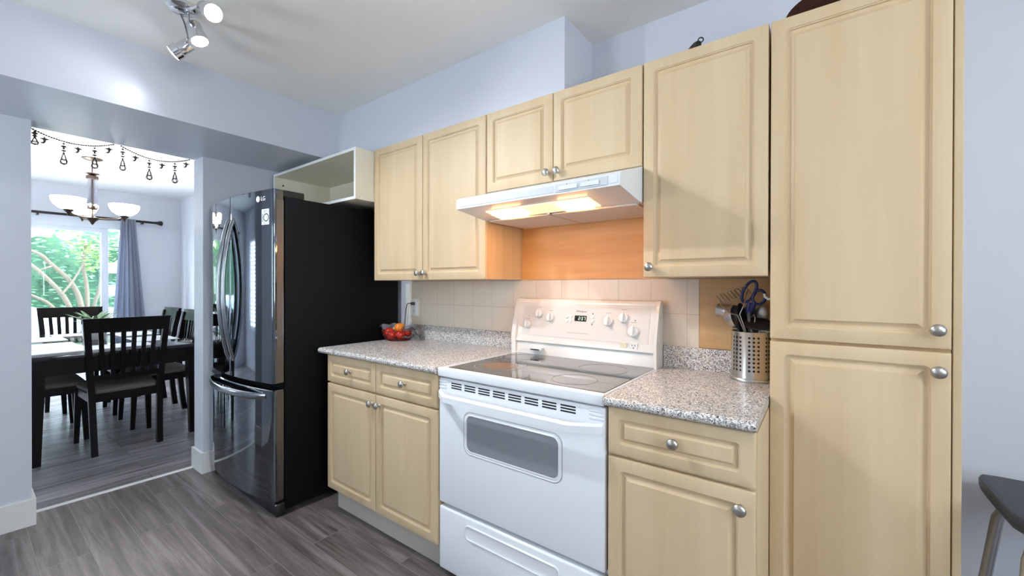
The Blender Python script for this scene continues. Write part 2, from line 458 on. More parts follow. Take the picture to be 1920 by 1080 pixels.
def dup(root, loc, rotz=None, label=None):
    def cp(o, par):
        c = o.copy(); COL.objects.link(c); c.parent = par
        for ch in [x for x in ALLOBJ() if x.parent == o]: cp(ch, c)
        return c
    def ALLOBJ(): return list(root_children.get('all', []))
    root_children['all'] = [o for o in COL.objects]
    c = cp(root, None); c.location = loc
    if rotz is not None: c.rotation_euler = (0, 0, rotz)
    if label: c['label'] = label
    return c
root_children = {}
def rrect(x0, x1, z0, z1, ins, r, n=5):
    x0 += ins; x1 -= ins; z0 += ins; z1 -= ins; r = max(r, 0.0003)
    pts = []
    for cx, cz, a0 in ((x1 - r, z1 - r, 0), (x0 + r, z1 - r, 90), (x0 + r, z0 + r, 180), (x1 - r, z0 + r, 270)):
        for k in range(n + 1):
            a = R(a0 + 90 * k / n); pts.append((cx + r * math.cos(a), cz + r * math.sin(a)))
    return pts
def panel_door(x0, x1, z0, z1, yf, th=0.019, ins=0.038, panel=0.029):
    """thermofoil raised panel door facing -Y"""
    mb = MB()
    L = [(0, th, 0.001), (0, 0.005, 0.002), (0.0015, 0.0016, 0.003), (0.006, 0.0, 0.004),
         (ins, 0.0, 0.013), (ins + 0.0010, 0.0024, 0.0125), (ins + 0.0040, 0.0034, 0.011), (ins + 0.0052, 0.0080, 0.010), (ins + 0.0120, 0.0092, 0.006),
         (ins + 0.0145, 0.0088, 0.001), (ins + panel - 0.004, 0.0030, 0.0005), (ins + panel - 0.003, 0.0008, 0.0005), (ins + panel, 0.0005, 0.0005)]
    loops = [[(p[0], yf + d, p[1]) for p in rrect(x0, x1, z0, z1, i, r)] for i, d, r in L]
    mb.loft(loops)
    return mb
def knob(x, yf, z, parent, name='knob'):
    mb = MB()
    mb.lathe([(0.009, 0), (0.0085, 0.003), (0.0055, 0.006), (0.0055, 0.013), (0.010, 0.016), (0.0155, 0.0185), (0.0165, 0.021), (0.0155, 0.0245), (0.010, 0.028), (0.004, 0.0295), (0.0005, 0.0298)], (x, yf, z), (0, -1, 0), 28)
    return mb.build(name, 'nickel', parent)
def text_mb(txt, size, loc, rot, depth=0.0006, align='CENTER', shear=0.0):
    cu = bpy.data.curves.new('lettering', 'FONT'); cu.body = txt; cu.size = size; cu.extrude = depth; cu.align_x = align; cu.align_y = 'CENTER'; cu.shear = shear
    o = bpy.data.objects.new('lettering', cu); COL.objects.link(o)
    dg = bpy.context.evaluated_depsgraph_get(); dg.update()
    me = bpy.data.meshes.new_from_object(o.evaluated_get(dg))
    bpy.data.objects.remove(o); bpy.data.curves.remove(cu)
    mb = MB(); mb.bm.from_mesh(me); bpy.data.meshes.remove(me)
    mb.xform(Matrix.Translation(Vector(loc)) @ rot.to_4x4())
    return mb
RY = Matrix.Rotation(R(90), 3, 'X')      # letters stand up, facing -Y

# ------------------------------------------------------------------ room dimensions
YW = 1.8555      # back wall (cabinets)
YU = 1.538       # face of upper doors
YB = 1.232       # face of base doors
XP = -3.305      # kitchen face of the partition
XPD = -3.475     # dining face of the partition
XBM = -2.686     # kitchen face of the beam
ZBM = 2.1115
ZC = 2.4285
YF = -1.9        # wall behind the camera
XR = 2.4
XD = -7.06       # far wall of dining room
YDL = -1.7       # left wall of dining room

def slab(x0, x1, y0, y1, z0, z1): return MB().box(x0, x1, y0, y1, z0, z1)
struct('floor', slab(XPD + 0.01, XR + 0.1, YF - 0.1, YW + 0.1, -0.08, 0.0), 'floor_planks', 'grey brown wood plank kitchen floor', 'floor')
struct('floor_dining', slab(XD - 0.1, XPD + 0.01, YDL - 0.1, YW + 0.1, -0.08, 0.0), 'dining_planks', 'dark grey plank floor under the dining table', 'floor')
struct('trim_1', MB().prism([(XPD - 0.012, 0.0), (XPD - 0.006, 0.006), (XPD + 0.012, 0.006), (XPD + 0.018, 0.0)], 'y', 0.238, 0.985), 'trim_paint', 'pale metal threshold strip between kitchen and dining floor', 'threshold')
struct('ceiling', slab(XBM, XR + 0.1, YF - 0.1, YW + 0.1, ZC, ZC + 0.1), 'ceiling_paint', 'smooth white kitchen ceiling', 'ceiling')
struct('ceiling_dining', slab(XD - 0.1, XPD + 0.03, YDL - 0.1, YW + 0.1, ZC, ZC + 0.1), 'popcorn_ceiling', 'white textured ceiling of the dining room', 'ceiling')
struct('wall_back', slab(XP, XR + 0.1, YW, YW + 0.1, 0, ZC), 'wall_paint', 'pale lavender grey wall behind the cabinets', 'wall')
struct('wall_dining_right', slab(XD, XP, YW, YW + 0.1, 0, ZC), 'wall_paint', 'pale wall at the right end of the dining room', 'wall')
LX0, LX1, LZ0, LZ1 = -6.55, -5.6, 0.6, 1.95
mb = MB()
mb.box(XD, LX0, YDL - 0.1, YDL, 0, ZC); mb.box(LX1, XPD, YDL - 0.1, YDL, 0, ZC); mb.box(LX0, LX1, YDL - 0.1, YDL, 0, LZ0); mb.box(LX0, LX1, YDL - 0.1, YDL, LZ1, ZC)
struct('wall_dining_left', mb, 'wall_paint', 'left wall of the dining room with a window in it', 'wall')
RY0, RY1, RZ0, RZ1 = -0.60, 0.60, 0.95, 1.95
mb = MB()
mb.box(XR, XR + 0.12, YF, RY0, 0, ZC); mb.box(XR, XR + 0.12, RY1, YW, 0, ZC); mb.box(XR, XR + 0.12, RY0, RY1, 0, RZ0); mb.box(XR, XR + 0.12, RY0, RY1, RZ1, ZC)
struct('wall_right', mb, 'wall_paint', 'right wall of the kitchen', 'wall')
struct('wall_left', slab(XPD, XP, YDL - 0.1 if YDL < YF else YF, 0.238, 0, ZBM), 'wall_paint', 'grey wall left of the dining opening', 'wall')
struct('wall_stub', slab(XPD, XP, 0.988, YW, 0, ZBM), 'wall_paint', 'short grey wall between opening and fridge', 'wall')
struct('wall_beam', slab(XPD + 0.03, XBM, YF, YW, ZBM, ZC + 0.1), 'beam_paint', 'boxed ceiling beam over the dining opening', 'beam')
struct('wall_chase', slab(XBM, -0.9, 1.588, YW, 2.088, ZC), 'wall_paint', 'boxed out wall chase above the upper cabinets', 'wall')
# wall behind the camera with a window in it
WX0, WX1, WZ0, WZ1 = -3.05, -1.95, 0.85, 2.0
mb = MB()
mb.box(XP, WX0, YF - 0.12, YF, 0, ZC); mb.box(WX1, XR, YF - 0.12, YF, 0, ZC)
mb.box(WX0, WX1, YF - 0.12, YF, 0, WZ0); mb.box(WX0, WX1, YF - 0.12, YF, WZ1, ZC)
struct('wall_front', mb, 'wall_paint', 'wall behind the camera with a blind covered window', 'wall')
wf = MB()
for a in ((WX0, WX0 + 0.05, WZ0, WZ1), (WX1 - 0.05, WX1, WZ0, WZ1), (WX0, WX1, WZ0, WZ0 + 0.05), (WX0, WX1, WZ1 - 0.05, WZ1)):
    wf.box(a[0], a[1], YF - 0.11, YF - 0.05, a[2], a[3])
w2 = struct('window_2', wf, 'pvc_frame', 'window in the wall behind the camera', 'window')
MB().box(WX0 + 0.05, WX1 - 0.05, YF - 0.085, YF - 0.080, WZ0 + 0.05, WZ1 - 0.05).build('window_pane', 'window_glass', w2)
wf = MB()
for a in ((RY0, RY0 + 0.05, RZ0, RZ1), (RY1 - 0.05, RY1, RZ0, RZ1), (RY0, RY1, RZ0, RZ0 + 0.05), (RY0, RY1, RZ1 - 0.05, RZ1), (-0.03, 0.03, RZ0, RZ1)):
    wf.box(XR + 0.04, XR + 0.10, a[0], a[1], a[2], a[3])
w3 = struct('window_3', wf, 'pvc_frame', 'wide window in the right kitchen wall beyond the stool', 'window')
MB().box(XR + 0.065, XR + 0.07, RY0 + 0.05, RY1 - 0.05, RZ0 + 0.05, RZ1 - 0.05).build('window_pane', 'window_glass', w3)
wf = MB()
for a in ((LX0, LX0 + 0.05, LZ0, LZ1), (LX1 - 0.05, LX1, LZ0, LZ1), (LX0, LX1, LZ0, LZ0 + 0.05), (LX0, LX1, LZ1 - 0.05, LZ1)):
    wf.box(a[0], a[1], YDL - 0.09, YDL - 0.04, a[2], a[3])
w4 = struct('window_4', wf, 'pvc_frame', 'window in the left wall of the dining room', 'window')
MB().box(LX0 + 0.05, LX1 - 0.05, YDL - 0.068, YDL - 0.063, LZ0 + 0.05, LZ1 - 0.05).build('window_pane', 'window_glass', w4)
bl = thing('window_blind', ((LX0 + LX1) / 2, YDL + 0.02, LZ1), 'white slat blind on the left dining room window', 'blind')
mb = MB()
for k in range(20):
    z = LZ1 - 0.10 - k * 0.06
    mb.box(LX0 + 0.03, LX1 - 0.03, YDL - 0.03, YDL + 0.020, z, z + 0.003, rot=Matrix.Rotation(R(42), 3, 'X'))
mb.build('slats', 'blind_white', bl)
MB().box(LX0 + 0.02, LX1 - 0.02, YDL - 0.035, YDL + 0.025, LZ1 - 0.04, LZ1).build('head_rail', 'blind_white', bl)
bl = thing('window_blind', ((WX0 + WX1) / 2, YF + 0.02, WZ1), 'white horizontal slat blind hanging in the rear window', 'blind')
mb = MB()
for k in range(26):
    z = WZ1 - 0.06 - k * 0.042
    mb.box(WX0 + 0.03, WX1 - 0.03, YF - 0.03, YF + 0.012, z, z + 0.003, rot=Matrix.Rotation(R(28), 3, 'X'))
mb.build('slats', 'blind_white', bl)
MB().box(WX0 + 0.02, WX1 - 0.02, YF - 0.035, YF + 0.025, WZ1 - 0.04, WZ1).build('head_rail', 'blind_white', bl)
# baseboards
def bb(name, boxes, label):
    mb = MB()
    for b_ in boxes:
        x0, x1, y0, y1 = b_
        mb.box(x0, x1, y0, y1, 0.0, 0.137)
    struct(name, mb, 'trim_paint', label, 'baseboard')
bb('baseboard_left', [(XP, XP + 0.014, YF, 0.238), (XPD, XP + 0.014, 0.238, 0.252)], 'white baseboard on the wall left of the opening')
bb('baseboard_stub', [(XP, XP + 0.014, 0.988, YW), (XPD - 0.014, XP + 0.014, 0.974, 0.988), (XPD - 0.014, XPD, 0.988, YW)], 'white baseboard wrapped round the short wall by the fridge')
bb('baseboard_far', [(XD, XD + 0.014, 1.36, YW)], 'white baseboard below the dining window wall')
bb('baseboard_dining_right', [(XD, XPD - 0.014, YW - 0.014, YW)], 'white baseboard on the right dining wall')
bb('baseboard_back', [(0.31, XR, YW - 0.014, YW)], 'white baseboard on the wall behind the stool')
# far dining wall with sliding patio door
PX0, PX1, PZ1 = -1.0, 1.27, 2.0
mb = MB()
mb.box(XD - 0.14, XD, YDL - 0.1, PX0, 0, ZC); mb.box(XD - 0.14, XD, PX1, YW, 0, ZC); mb.box(XD - 0.14, XD, PX0, PX1, PZ1, ZC)
struct('wall_far', mb, 'wall_paint', 'far dining wall around the patio door', 'wall')
wd = MB()
wd.box(XD - 0.12, XD + 0.012, PX0 - 0.065, PX0 + 0.03, 0, PZ1 + 0.06); wd.box(XD - 0.12, XD + 0.012, PX1 - 0.02, PX1 + 0.065, 0, PZ1 + 0.06)
wd.box(XD - 0.12, XD + 0.012, PX0, PX1, PZ1 - 0.05, PZ1 + 0.06); wd.box(XD - 0.12, XD + 0.01, PX0, PX1, 0.0, 0.04)
w1 = struct('window_1', wd, 'pvc_frame', 'white framed sliding glass patio door in the dining room', 'window')
s1 = MB()
for a in ((1.07, 1.135, 0.04, 1.95), (PX0 + 0.03, PX0 + 0.09, 0.04, 1.95)):
    s1.box(XD - 0.06, XD - 0.015, a[0], a[1], a[2], a[3], 0.003, 1)
s1.box(XD - 0.06, XD - 0.015, PX0 + 0.09, 1.07, 0.04, 0.12); s1.box(XD - 0.06, XD - 0.015, PX0 + 0.09, 1.07, 1.90, 1.95)
sa = s1.build('sliding_sash', 'pvc_frame', w1)
MB().box(XD - 0.04, XD - 0.035, PX0 + 0.09, 1.07, 0.12, 1.90).build('window_pane', 'window_glass', sa)
MB().box(XD - 0.09, XD - 0.085, 1.0, PX1 - 0.02, 0.04, 1.95).build('window_pane', 'window_glass', w1)

# ------------------------------------------------------------------ cabinets
def carcass(mb, x0, x1, y0, y1, z0, z1): return mb.box(x0, x1, y0, y1, z0, z1)
G = 0.0015
def upper(name, x0, x1, z0, z1, label, splits, knobs, group=None):
    t = thing(name, ((x0 + x1) / 2, YW, z0), label, 'cabinet', group)
    carcass(MB(), x0 + 0.0005, x1 - 0.0005, YU + 0.0195, YW - 0.001, z0 + 0.001, z1 - 0.001).build('body', 'maple_side', t, smooth=False)
    xs = [x0] + splits + [x1]
    for a, b, kx in zip(xs, xs[1:], knobs):
        d = panel_door(a + G, b - G, z0, z1, YU).build('door', 'maple', t)
        knob(a + kx if kx > 0 else b + kx, YU, z0 + 0.038, d)
    return t
ZUB, ZUT, ZHB = 1.2847, 2.0845, 1.7035
UX = (-2.2049, -1.7628, -1.3065, -0.9282, -0.5395, -0.1345)
upper('wall_cabinet', UX[0], UX[2], ZUB, ZUT, 'tall two door maple wall cabinet between fridge and range hood', [UX[1]], [-0.026, 0.026], 'maple wall cabinets')
upper('wall_cabinet', UX[2] + 0.004, UX[4], ZHB, ZUT, 'short two door maple wall cabinet directly above the range hood', [UX[3]], [-0.026, 0.026], 'maple wall cabinets')
upper('wall_cabinet', UX[4] + 0.003, UX[5], ZUB, ZUT, 'single door maple wall cabinet between range hood and pantry', [], [0.028], 'maple wall cabinets')
# pantry
PAX0, PAX1 = -0.1294, 0.2715
t = thing('pantry_cabinet', ((PAX0 + PAX1) / 2, YW, 0), 'full height maple pantry cabinet with two stacked doors', 'cabinet')
MB().box(PAX0 + 0.001, PAX1 + 0.002, YU + 0.0195, YW - 0.001, 0.0, ZUT).build('body', 'maple_side', t, smooth=False)
d = panel_door(PAX0, PAX1, 1.0873, ZUT, YU).build('door', 'maple', t)
knob(0.243, YU, 1.138, d)
d = panel_door(PAX0, PAX1, 0.11, 1.079, YU).build('door', 'maple', t)
knob(0.245, YU, 1.029, d)
MB().box(PAX1 + 0.004, PAX1 + 0.021, YU + 0.012, YW - 0.001, 0.0, ZUT + 0.01, 0.001, 1).build('side_panel', 'maple', t, smooth=False)
# base cabinets
def base(x0, x1, label, fx0, fx1, cols, doors, ks, right_side=False):
    t = thing('base_cabinet', ((x0 + x1) / 2, YW, 0), label, 'cabinet', 'maple base cabinets')
    MB().box(x0, x1, YB + 0.0195, YW - 0.001, 0.135, 0.868).build('body', 'maple_side' if not right_side else 'maple', t, smooth=False)
    MB().box(x0 + 0.002, x1 - 0.001, YB + 0.066, YB + 0.081, 0.0, 0.135).build('toe_kick', 'toe_paint', t, smooth=False)
    for (a, b), (kx, kd) in zip(cols, ks):
        d = panel_door(a + G, b - G, 0.7255, 0.8725, YB, ins=0.034, panel=0.024).build('drawer', 'maple', t)
        knob((a + b) / 2, YB, 0.803, d)
        d = panel_door(a + G, b - G, 0.1381, 0.7158, YB).build('door', 'maple', t)
        knob(kx, YB, 0.670, d)
    return t
base(-2.197, -1.313, 'two drawer two door maple base cabinet left of the range', 0, 0, [(-2.194, -1.7533), (-1.7533, -1.3155)], 2, [(-1.781, 0), (-1.722, 0)])
base(-0.5455, -0.131, 'single drawer maple base cabinet right of the range', 0, 0, [(-0.5405, -0.1335)], 1, [(-0.168, 0)], True)

# ------------------------------------------------------------------ countertops
def counter(x0, x1, label):
    yf = 1.212; zt, zb = 0.905, 0.8755; r = 0.0147
    prof = [(YW - 0.001, zb), (YW - 0.001, zt)]
    for k in range(9):
        a = R(90 + 180 * k / 8); prof.append((yf + r + r * math.cos(a), (zt + zb) / 2 + r * math.sin(a)))
    o = MB().prism(prof, 'x', x0, x1).build('countertop', 'granite', org=((x0 + x1) / 2, YW, zb))
    tag(o, label, 'countertop', 'speckled granite look countertops')
    return o
ct = counter(-2.258, -1.3125, 'longer speckled grey countertop left of the range')
mb = MB().prism([(1.8345, 0.9055), (1.8345, 0.988), (1.8385, 0.995), (1.8445, 0.996), (YW - 0.001, 0.996), (YW - 0.001, 0.9055)], 'x', -2.18, -1.3125)
mb.build('backsplash', 'granite', ct)
ct = counter(-0.5465, -0.1315, 'shorter speckled countertop between range and pantry')
mb = MB().prism([(1.8345, 0.9055), (1.8345, 0.988), (1.8385, 0.995), (1.8445, 0.996), (YW - 0.001, 0.996), (YW - 0.001, 0.9055)], 'x', -0.5465, -0.1315)
mb.build('backsplash', 'granite', ct)
# tile field, wood panels
struct('trim_2', MB().box(-2.2395, -0.4065, YW - 0.0085, YW - 0.0005, 0.996, 1.2835), 'cream_tile', 'cream square tile backsplash behind the range', 'tile backsplash', smooth=False)
struct('trim_3', MB().box(-2.285, -2.240, YW - 0.011, YW - 0.0005, 0.91, 1.268, 0.002, 1), 'white_plastic', 'white edging strip at the left end of the tiles', 'edging strip')
struct('trim_4', MB().box(-0.405, -0.1305, YW - 0.009, YW - 0.0005, 0.9975, 1.2835), 'maple_panel', 'plain maple wall panel right of the tiles', 'wood panel', smooth=False)
struct('trim_5', MB().box(UX[2] + 0.001, UX[4], YW - 0.0105, YW - 0.0005, 1.285, 1.566), 'maple_lamp_tinted', 'maple wood panel on the wall under the range hood', 'wood panel', smooth=False)

# ------------------------------------------------------------------ open box cabinet over the fridge
bx0, bx1, by0, bz0, bz1 = -3.262, -2.2065, 1.414, 1.7675, 2.074
t = thing('open_box_cabinet', ((bx0 + bx1) / 2, YW, bz0), 'open fronted white box cabinet above the fridge', 'cabinet')
th = 0.017
MB().box(bx0, bx1, by0 + 0.001, YW - 0.002, bz1 - th, bz1, 0.0008, 1).build('top_board', 'melamine', t, smooth=False)
MB().box(bx0, bx1, by0 + 0.001, YW - 0.002, bz0, bz0 + th, 0.0008, 1).build('bottom_board', 'melamine', t, smooth=False)
MB().box(bx0, bx0 + th, by0 + 0.001, YW - 0.002, bz0 + th, bz1 - th).build('side_board', 'melamine', t, smooth=False)
MB().box(bx1 - th, bx1, by0 + 0.001, YW - 0.002, bz0 + th, bz1 - th).build('side_board', 'melamine', t, smooth=False)
MB().box(bx0 + th, bx1 - th, YW - 0.012, YW - 0.002, bz0 + th, bz1 - th).build('back_board', 'melamine', t, smooth=False)
e = MB(); e.box(bx0, bx1, by0 - 0.001, by0 + 0.001, bz1 - th, bz1); e.box(bx0, bx1, by0 - 0.001, by0 + 0.001, bz0, bz0 + th)
e.box(bx0, bx0 + th, by0 - 0.001, by0 + 0.001, bz0 + th, bz1 - th); e.box(bx1 - th, bx1, by0 - 0.001, by0 + 0.001, bz0 + th, bz1 - th)
tag(e.build('edge_banding', 'white_melamine', t, smooth=False), 'bright white edge band')
MB().cyl((bx0 + th, by0 + 0.06, bz0 + 0.235), (bx0 + th + 0.003, by0 + 0.06, bz0 + 0.235), 0.006).build('shelf_hole', 'black_plastic', t)
MB().cyl((bx1 - th - 0.003, by0 + 0.03, bz0 + 0.05), (bx1 - th, by0 + 0.03, bz0 + 0.05), 0.006).build('shelf_hole', 'black_plastic', t)
for dy in (0.04, 0.10): MB().cyl((bx1, by0 + dy, bz0 + 0.012), (bx1 + 0.003, by0 + dy, bz0 + 0.012), 0.0065).build('screw_cap', 'white_plastic', t)

# ------------------------------------------------------------------ range hood
hx0, hx1 = -1.2975, -0.5405
t = thing('range_hood', ((hx0 + hx1) / 2, YW - 0.011, 1.70), 'white under cabinet range hood with warm lamp switched on', 'range hood')
prof = [(1.327, 1.590), (1.330, 1.630), (1.345, 1.640), (1.50, 1.682), (1.535, 1.697), (1.545, 1.702), (1.8445, 1.702), (1.8445, 1.566), (1.515, 1.566)]
MB().prism(prof, 'x', hx0, hx1).build('hood_shell', 'hood_enamel', t, smooth=False)
def hood_pt(s_, off=0.0):      # along the sloping underside lip, s_ 0 front .. 1 back
    return (1.330 + s_ * 0.182, 1.5895 + s_ * (1.5665 - 1.5895) - off)
def under(x0, x1, s0, s1, th_, name, m, parent):
    a = hood_pt(s0); b = hood_pt(s1)
    return MB().prism([(a[0], a[1] + 0.001), (a[0], a[1] - th_), (b[0], b[1] - th_), (b[0], b[1] + 0.001)], 'x', x0, x1).build(name, m, parent, smooth=False)
lp = under(-1.185, -0.690, 0.36, 0.96, 0.005, 'lamp_lens', 'hood_lens', t)
under(-1.165, -1.02, 0.44, 0.88, 0.015, 'bulb', 'hood_bulb', lp)
under(-0.83, -0.71, 0.44, 0.88, 0.015, 'bulb', 'hood_bulb', lp)
for a, b in ((hx0 + 0.02, -0.948), (-0.930, hx1 - 0.02)):
    MB().box(a, b, 1.532, 1.825, 1.558, 1.566, 0.002, 1).build('grease_filter', 'filter_mesh', t)
MB().box(-0.946, -0.932, 1.52, 1.835, 1.560, 1.567).build('filter_rail', 'steel_dull', t)
def hood_front(x0, x1, z0, z1, th_, name, m, parent):
    f = lambda z: 1.327 + (z - 1.590) * 0.075
    return MB().prism([(f(z0) + 0.001, z0), (f(z0) - th_, z0), (f(z1) - th_, z1), (f(z1) + 0.001, z1)], 'x', x0, x1).build(name, m, parent, smooth=False)
fr = MB()
cp = hood_front(-0.790, -0.585, 1.597, 1.6265, 0.0025, 'control_panel', 'hood_control', t)
for a, b in ((-0.775, -0.70), (-0.685, -0.615)):
    hood_front(a, b, 1.603, 1.618, 0.006, 'switch', 'hood_enamel', cp)
for a in (-0.742, -0.655):
    hood_front(a - 0.0015, a + 0.0015, 1.6205, 1.6235, 0.0032, 'switch_dot', 'mark_dark', cp)
hood_front(hx0 + 0.02, -0.80, 1.598, 1.6235, 0.0015, 'trim_inlay', 'hood_control', t)
hood_front(-0.578, hx1 - 0.008, 1.600, 1.6235, 0.0015, 'trim_inlay', 'hood_enamel', t)

# ------------------------------------------------------------------ range
rx0, rx1 = -1.3095, -0.5505
RYF = 1.237
t = thing('kitchen_range', ((rx0 + rx1) / 2, YW - 0.02, 0.0), 'white freestanding electric range with black glass cooktop', 'range')
MB().box(rx0 + 0.003, rx1 - 0.003, RYF + 0.035, 1.828, 0.045, 0.868).build('body', 'enamel', t, smooth=False)
for x in (rx0 + 0.05, rx1 - 0.05):
    for y in (RYF + 0.08, 1.78): MB().cyl((x, y, 0), (x, y, 0.05), 0.018, 0.014, 12).build('foot', 'black_plastic', t)
# cooktop
ck = MB().box(rx0, rx1, RYF - 0.012, 1.79, 0.8685, 0.9065, 0.006, 3).build('cooktop_frame', 'enamel', t)
gl = MB().box(rx0 + 0.045, rx1 - 0.008, RYF + 0.012, 1.752, 0.9055, 0.9085, 0.001, 1).build('cooktop_glass', 'cooktop_glass', t)
for (cx, cy, rr) in ((-1.108, 1.404, 0.113), (-0.727, 1.361, 0.085), (-0.725, 1.60, 0.105), (-1.16, 1.645, 0.078)):
    mb = MB(); mb.lathe([(rr, 0.9085), (rr, 0.9092), (rr - 0.0035, 0.9092), (rr - 0.0035, 0.9085)], (cx, cy, 0), seg=56, cap=False)
    mb.build('burner_ring', 'cooktop_ring', gl)
MB().lathe([(0.076, 0.9085), (0.076, 0.9089), (0.02, 0.909)], (-1.108, 1.404, 0), seg=48).build('heated_disc', 'element_brown', gl)
# door
mb = MB(); mb.box(rx0, rx1, RYF, RYF + 0.036, 0.331, 0.862, 0.006, 3)
dr = mb.build('oven_door', 'enamel', t)
# raised window surround and glass
L = [(0, 0.001, 0.035), (0, -0.0006, 0.035), (0.0016, -0.0014, 0.034), (0.0032, -0.0004, 0.033), (0.006, -0.0008, 0.03), (0.013, -0.0028, 0.026), (0.0145, 0.0000, 0.0245)]
wx0, wx1, wz0, wz1 = -1.163, -0.708, 0.571, 0.742
MB().loft([[(p[0], RYF + d, p[1]) for p in rrect(wx0, wx1, wz0, wz1, i, r, 6)] for i, d, r in L], cap0=False, cap1=False).build('window_surround', 'enamel', dr)
MB().loft([[(p[0], RYF - 0.0005, p[1]) for p in rrect(wx0, wx1, wz0, wz1, 0.0145, 0.0245, 6)], [(p[0], RYF - 0.0012, p[1]) for p in rrect(wx0, wx1, wz0, wz1, 0.015, 0.0245, 6)]]).build('oven_window', 'oven_glass', dr)
MB().tube([(p[0], RYF - 0.0002, p[1]) for p in rrect(wx0, wx1, wz0, wz1, -0.0012, 0.036, 6)], 0.0013, 6, up=(0, 1, 0), closed=True).build('window_groove_shade', 'mark_grey', dr)  # grey outline put in for the shade in the surround's groove
mb = MB()
nslot = 8
for g_ in range(nslot):
    a = -1.236 + g_ * (0.597 / nslot)
    for k in range(3):
        z = 0.8465 - k * 0.0098
        mb.box(a, a + 0.058, RYF - 0.0008, RYF + 0.001, z - 0.0028, z + 0.0022)
mb.build('vent_slot', 'black_gap', dr, smooth=False)
for xa, xb in ((rx0 + 0.002, rx0 + 0.045), (rx1 - 0.055, rx1 - 0.002)):
    mb = MB()
    for k in range(3):
        z = 0.853 - k * 0.0125
        mb.box(xa, xb, RYF - 0.003, RYF + 0.002, z - 0.009, z, 0.002, 1)
    mb.build('vent_rib', 'enamel', dr)
# handle
mb = MB()
def hbar(x): return (x,)
secs = []
hz = 0.793
prof_h = lambda x, y, zz, hh, dd: [(x, y, zz - hh), (x, y - dd, zz - hh * 0.8), (x, y - dd, zz + hh * 0.6), (x, y - dd * 0.5, zz + hh), (x, y, zz + hh)]
L = [(rx0 + 0.004, RYF + 0.002, hz, 0.017, 0.010), (rx0 + 0.018, RYF - 0.004, hz, 0.017, 0.014), (rx0 + 0.075, RYF - 0.040, hz, 0.016, 0.018), (rx0 + 0.09, RYF - 0.043, hz, 0.016, 0.018),
     (rx1 - 0.115, RYF - 0.043, hz, 0.016, 0.018), (rx1 - 0.10, RYF - 0.040, hz, 0.016, 0.018), (rx1 - 0.022, RYF - 0.004, hz, 0.017, 0.014), (rx1 - 0.006, RYF + 0.002, hz, 0.017, 0.010)]
MB().loft([prof_h(*l) for l in L]).build('oven_handle', 'enamel', dr, angle=25)
# drawer
mb = MB(); mb.box(rx0, rx1, RYF, RYF + 0.036, 0.048, 0.314, 0.008, 3)
dw = mb.build('storage_drawer', 'enamel', t)
gp = [(0.0, 0.0006, 0.02), (0.0, -0.0022, 0.02), (0.004, -0.0044, 0.018), (0.008, -0.0022, 0.014), (0.012, -0.0012, 0.012)]
MB().loft([[(p[0], RYF + d, p[1]) for p in rrect(-1.158, -0.715, 0.222, 0.285, i, r, 5)] for i, d, r in gp], cap0=False).build('grip_recess', 'enamel', dw)
# backguard
pb = [(1.752, 0.9075), (1.757, 0.955), (1.760, 0.966), (1.748, 0.970), (1.748, 0.976), (1.757, 1.000), (1.792, 1.162), (1.797, 1.166), (1.797, 1.174), (1.803, 1.184), (1.815, 1.188), (1.832, 1.186), (1.8335, 1.17), (1.8335, 0.88), (1.752, 0.88)]
bgd = MB().prism(pb, 'x', rx0 + 0.030, rx1 - 0.006).build('backguard', 'backguard_enamel', t, angle=28)
ec = [(1.746, 0.9075), (1.744, 1.00), (1.757, 1.06), (1.778, 1.14), (1.792, 1.174), (1.803, 1.187), (1.818, 1.191), (1.834, 1.188), (1.8345, 0.88), (1.746, 0.88)]
for a, b in ((rx0 + 0.006, rx0 + 0.031), (rx1 - 0.012, rx1 + 0.001)):
    MB().prism(ec, 'x', a, b).build('end_cap', 'backguard_enamel', bgd, angle=30)
def pf(z, off=0.0): return 1.757 + (z - 1.0) * (0.035 / 0.162) - off
TILT = Matrix.Rotation(-math.atan2(0.035, 0.162), 3, 'X')
NRM = Vector((0, -0.9775, 0.211))
cpn = MB().prism([(pf(1.002) + 0.001, 1.002), (pf(1.002, 0.0015), 1.002), (pf(1.156, 0.0015), 1.156), (pf(1.156) + 0.001, 1.156)], 'x', rx0 + 0.062, rx1 - 0.038).build('control_panel', 'bisque_panel', bgd, smooth=False)
def dial(x, z, r):
    c = Vector((x, pf(z, 0.0015), z))
    mb = MB()
    mb.lathe([(r, 0), (r * 0.98, 0.008), (r * 0.9, 0.011), (r * 0.55, 0.0115), (0.0005, 0.0115)], c, NRM, 28)
    k = mb.build('control_knob', 'white_plastic', cpn)
    g_ = MB(); g_.box(-r * 0.24, r * 0.24, -0.024, -0.010, -r * 0.93, r * 0.93, 0.0025, 2); g_.xform(Matrix.Translation(c) @ TILT.to_4x4())
    g_.build('knob_grip', 'white_plastic', k)
    mk = MB()
    for a in range(-130, 131, 26):
        p = Vector((1.28 * r * math.sin(R(a)), -0.0003, 1.28 * r * math.cos(R(a))))
        mk.box(p.x - 0.0007, p.x + 0.0007, -0.0006, 0.0005, p.z - 0.0014, p.z + 0.0014)
    mk.box(-r * 0.55, r * 0.55, -0.0006, 0.0005, r * 1.62, r * 1.62 + 0.0022)
    mk.xform(Matrix.Translation(c) @ TILT.to_4x4())
    mk.build('dial_marks', 'mark_grey', cpn, smooth=False)
for x, z, r in ((-1.215, 1.055, 0.0185), (-1.152, 1.112, 0.0195), (-1.083, 1.095, 0.0205), (-0.776, 1.092, 0.0225), (-0.705, 1.110, 0.0225), (-0.656, 1.054, 0.0235)):
    dial(x, z, r)
def onpanel(x, z): return Matrix.Translation((x, pf(z, 0.0016), z)) @ TILT.to_4x4()
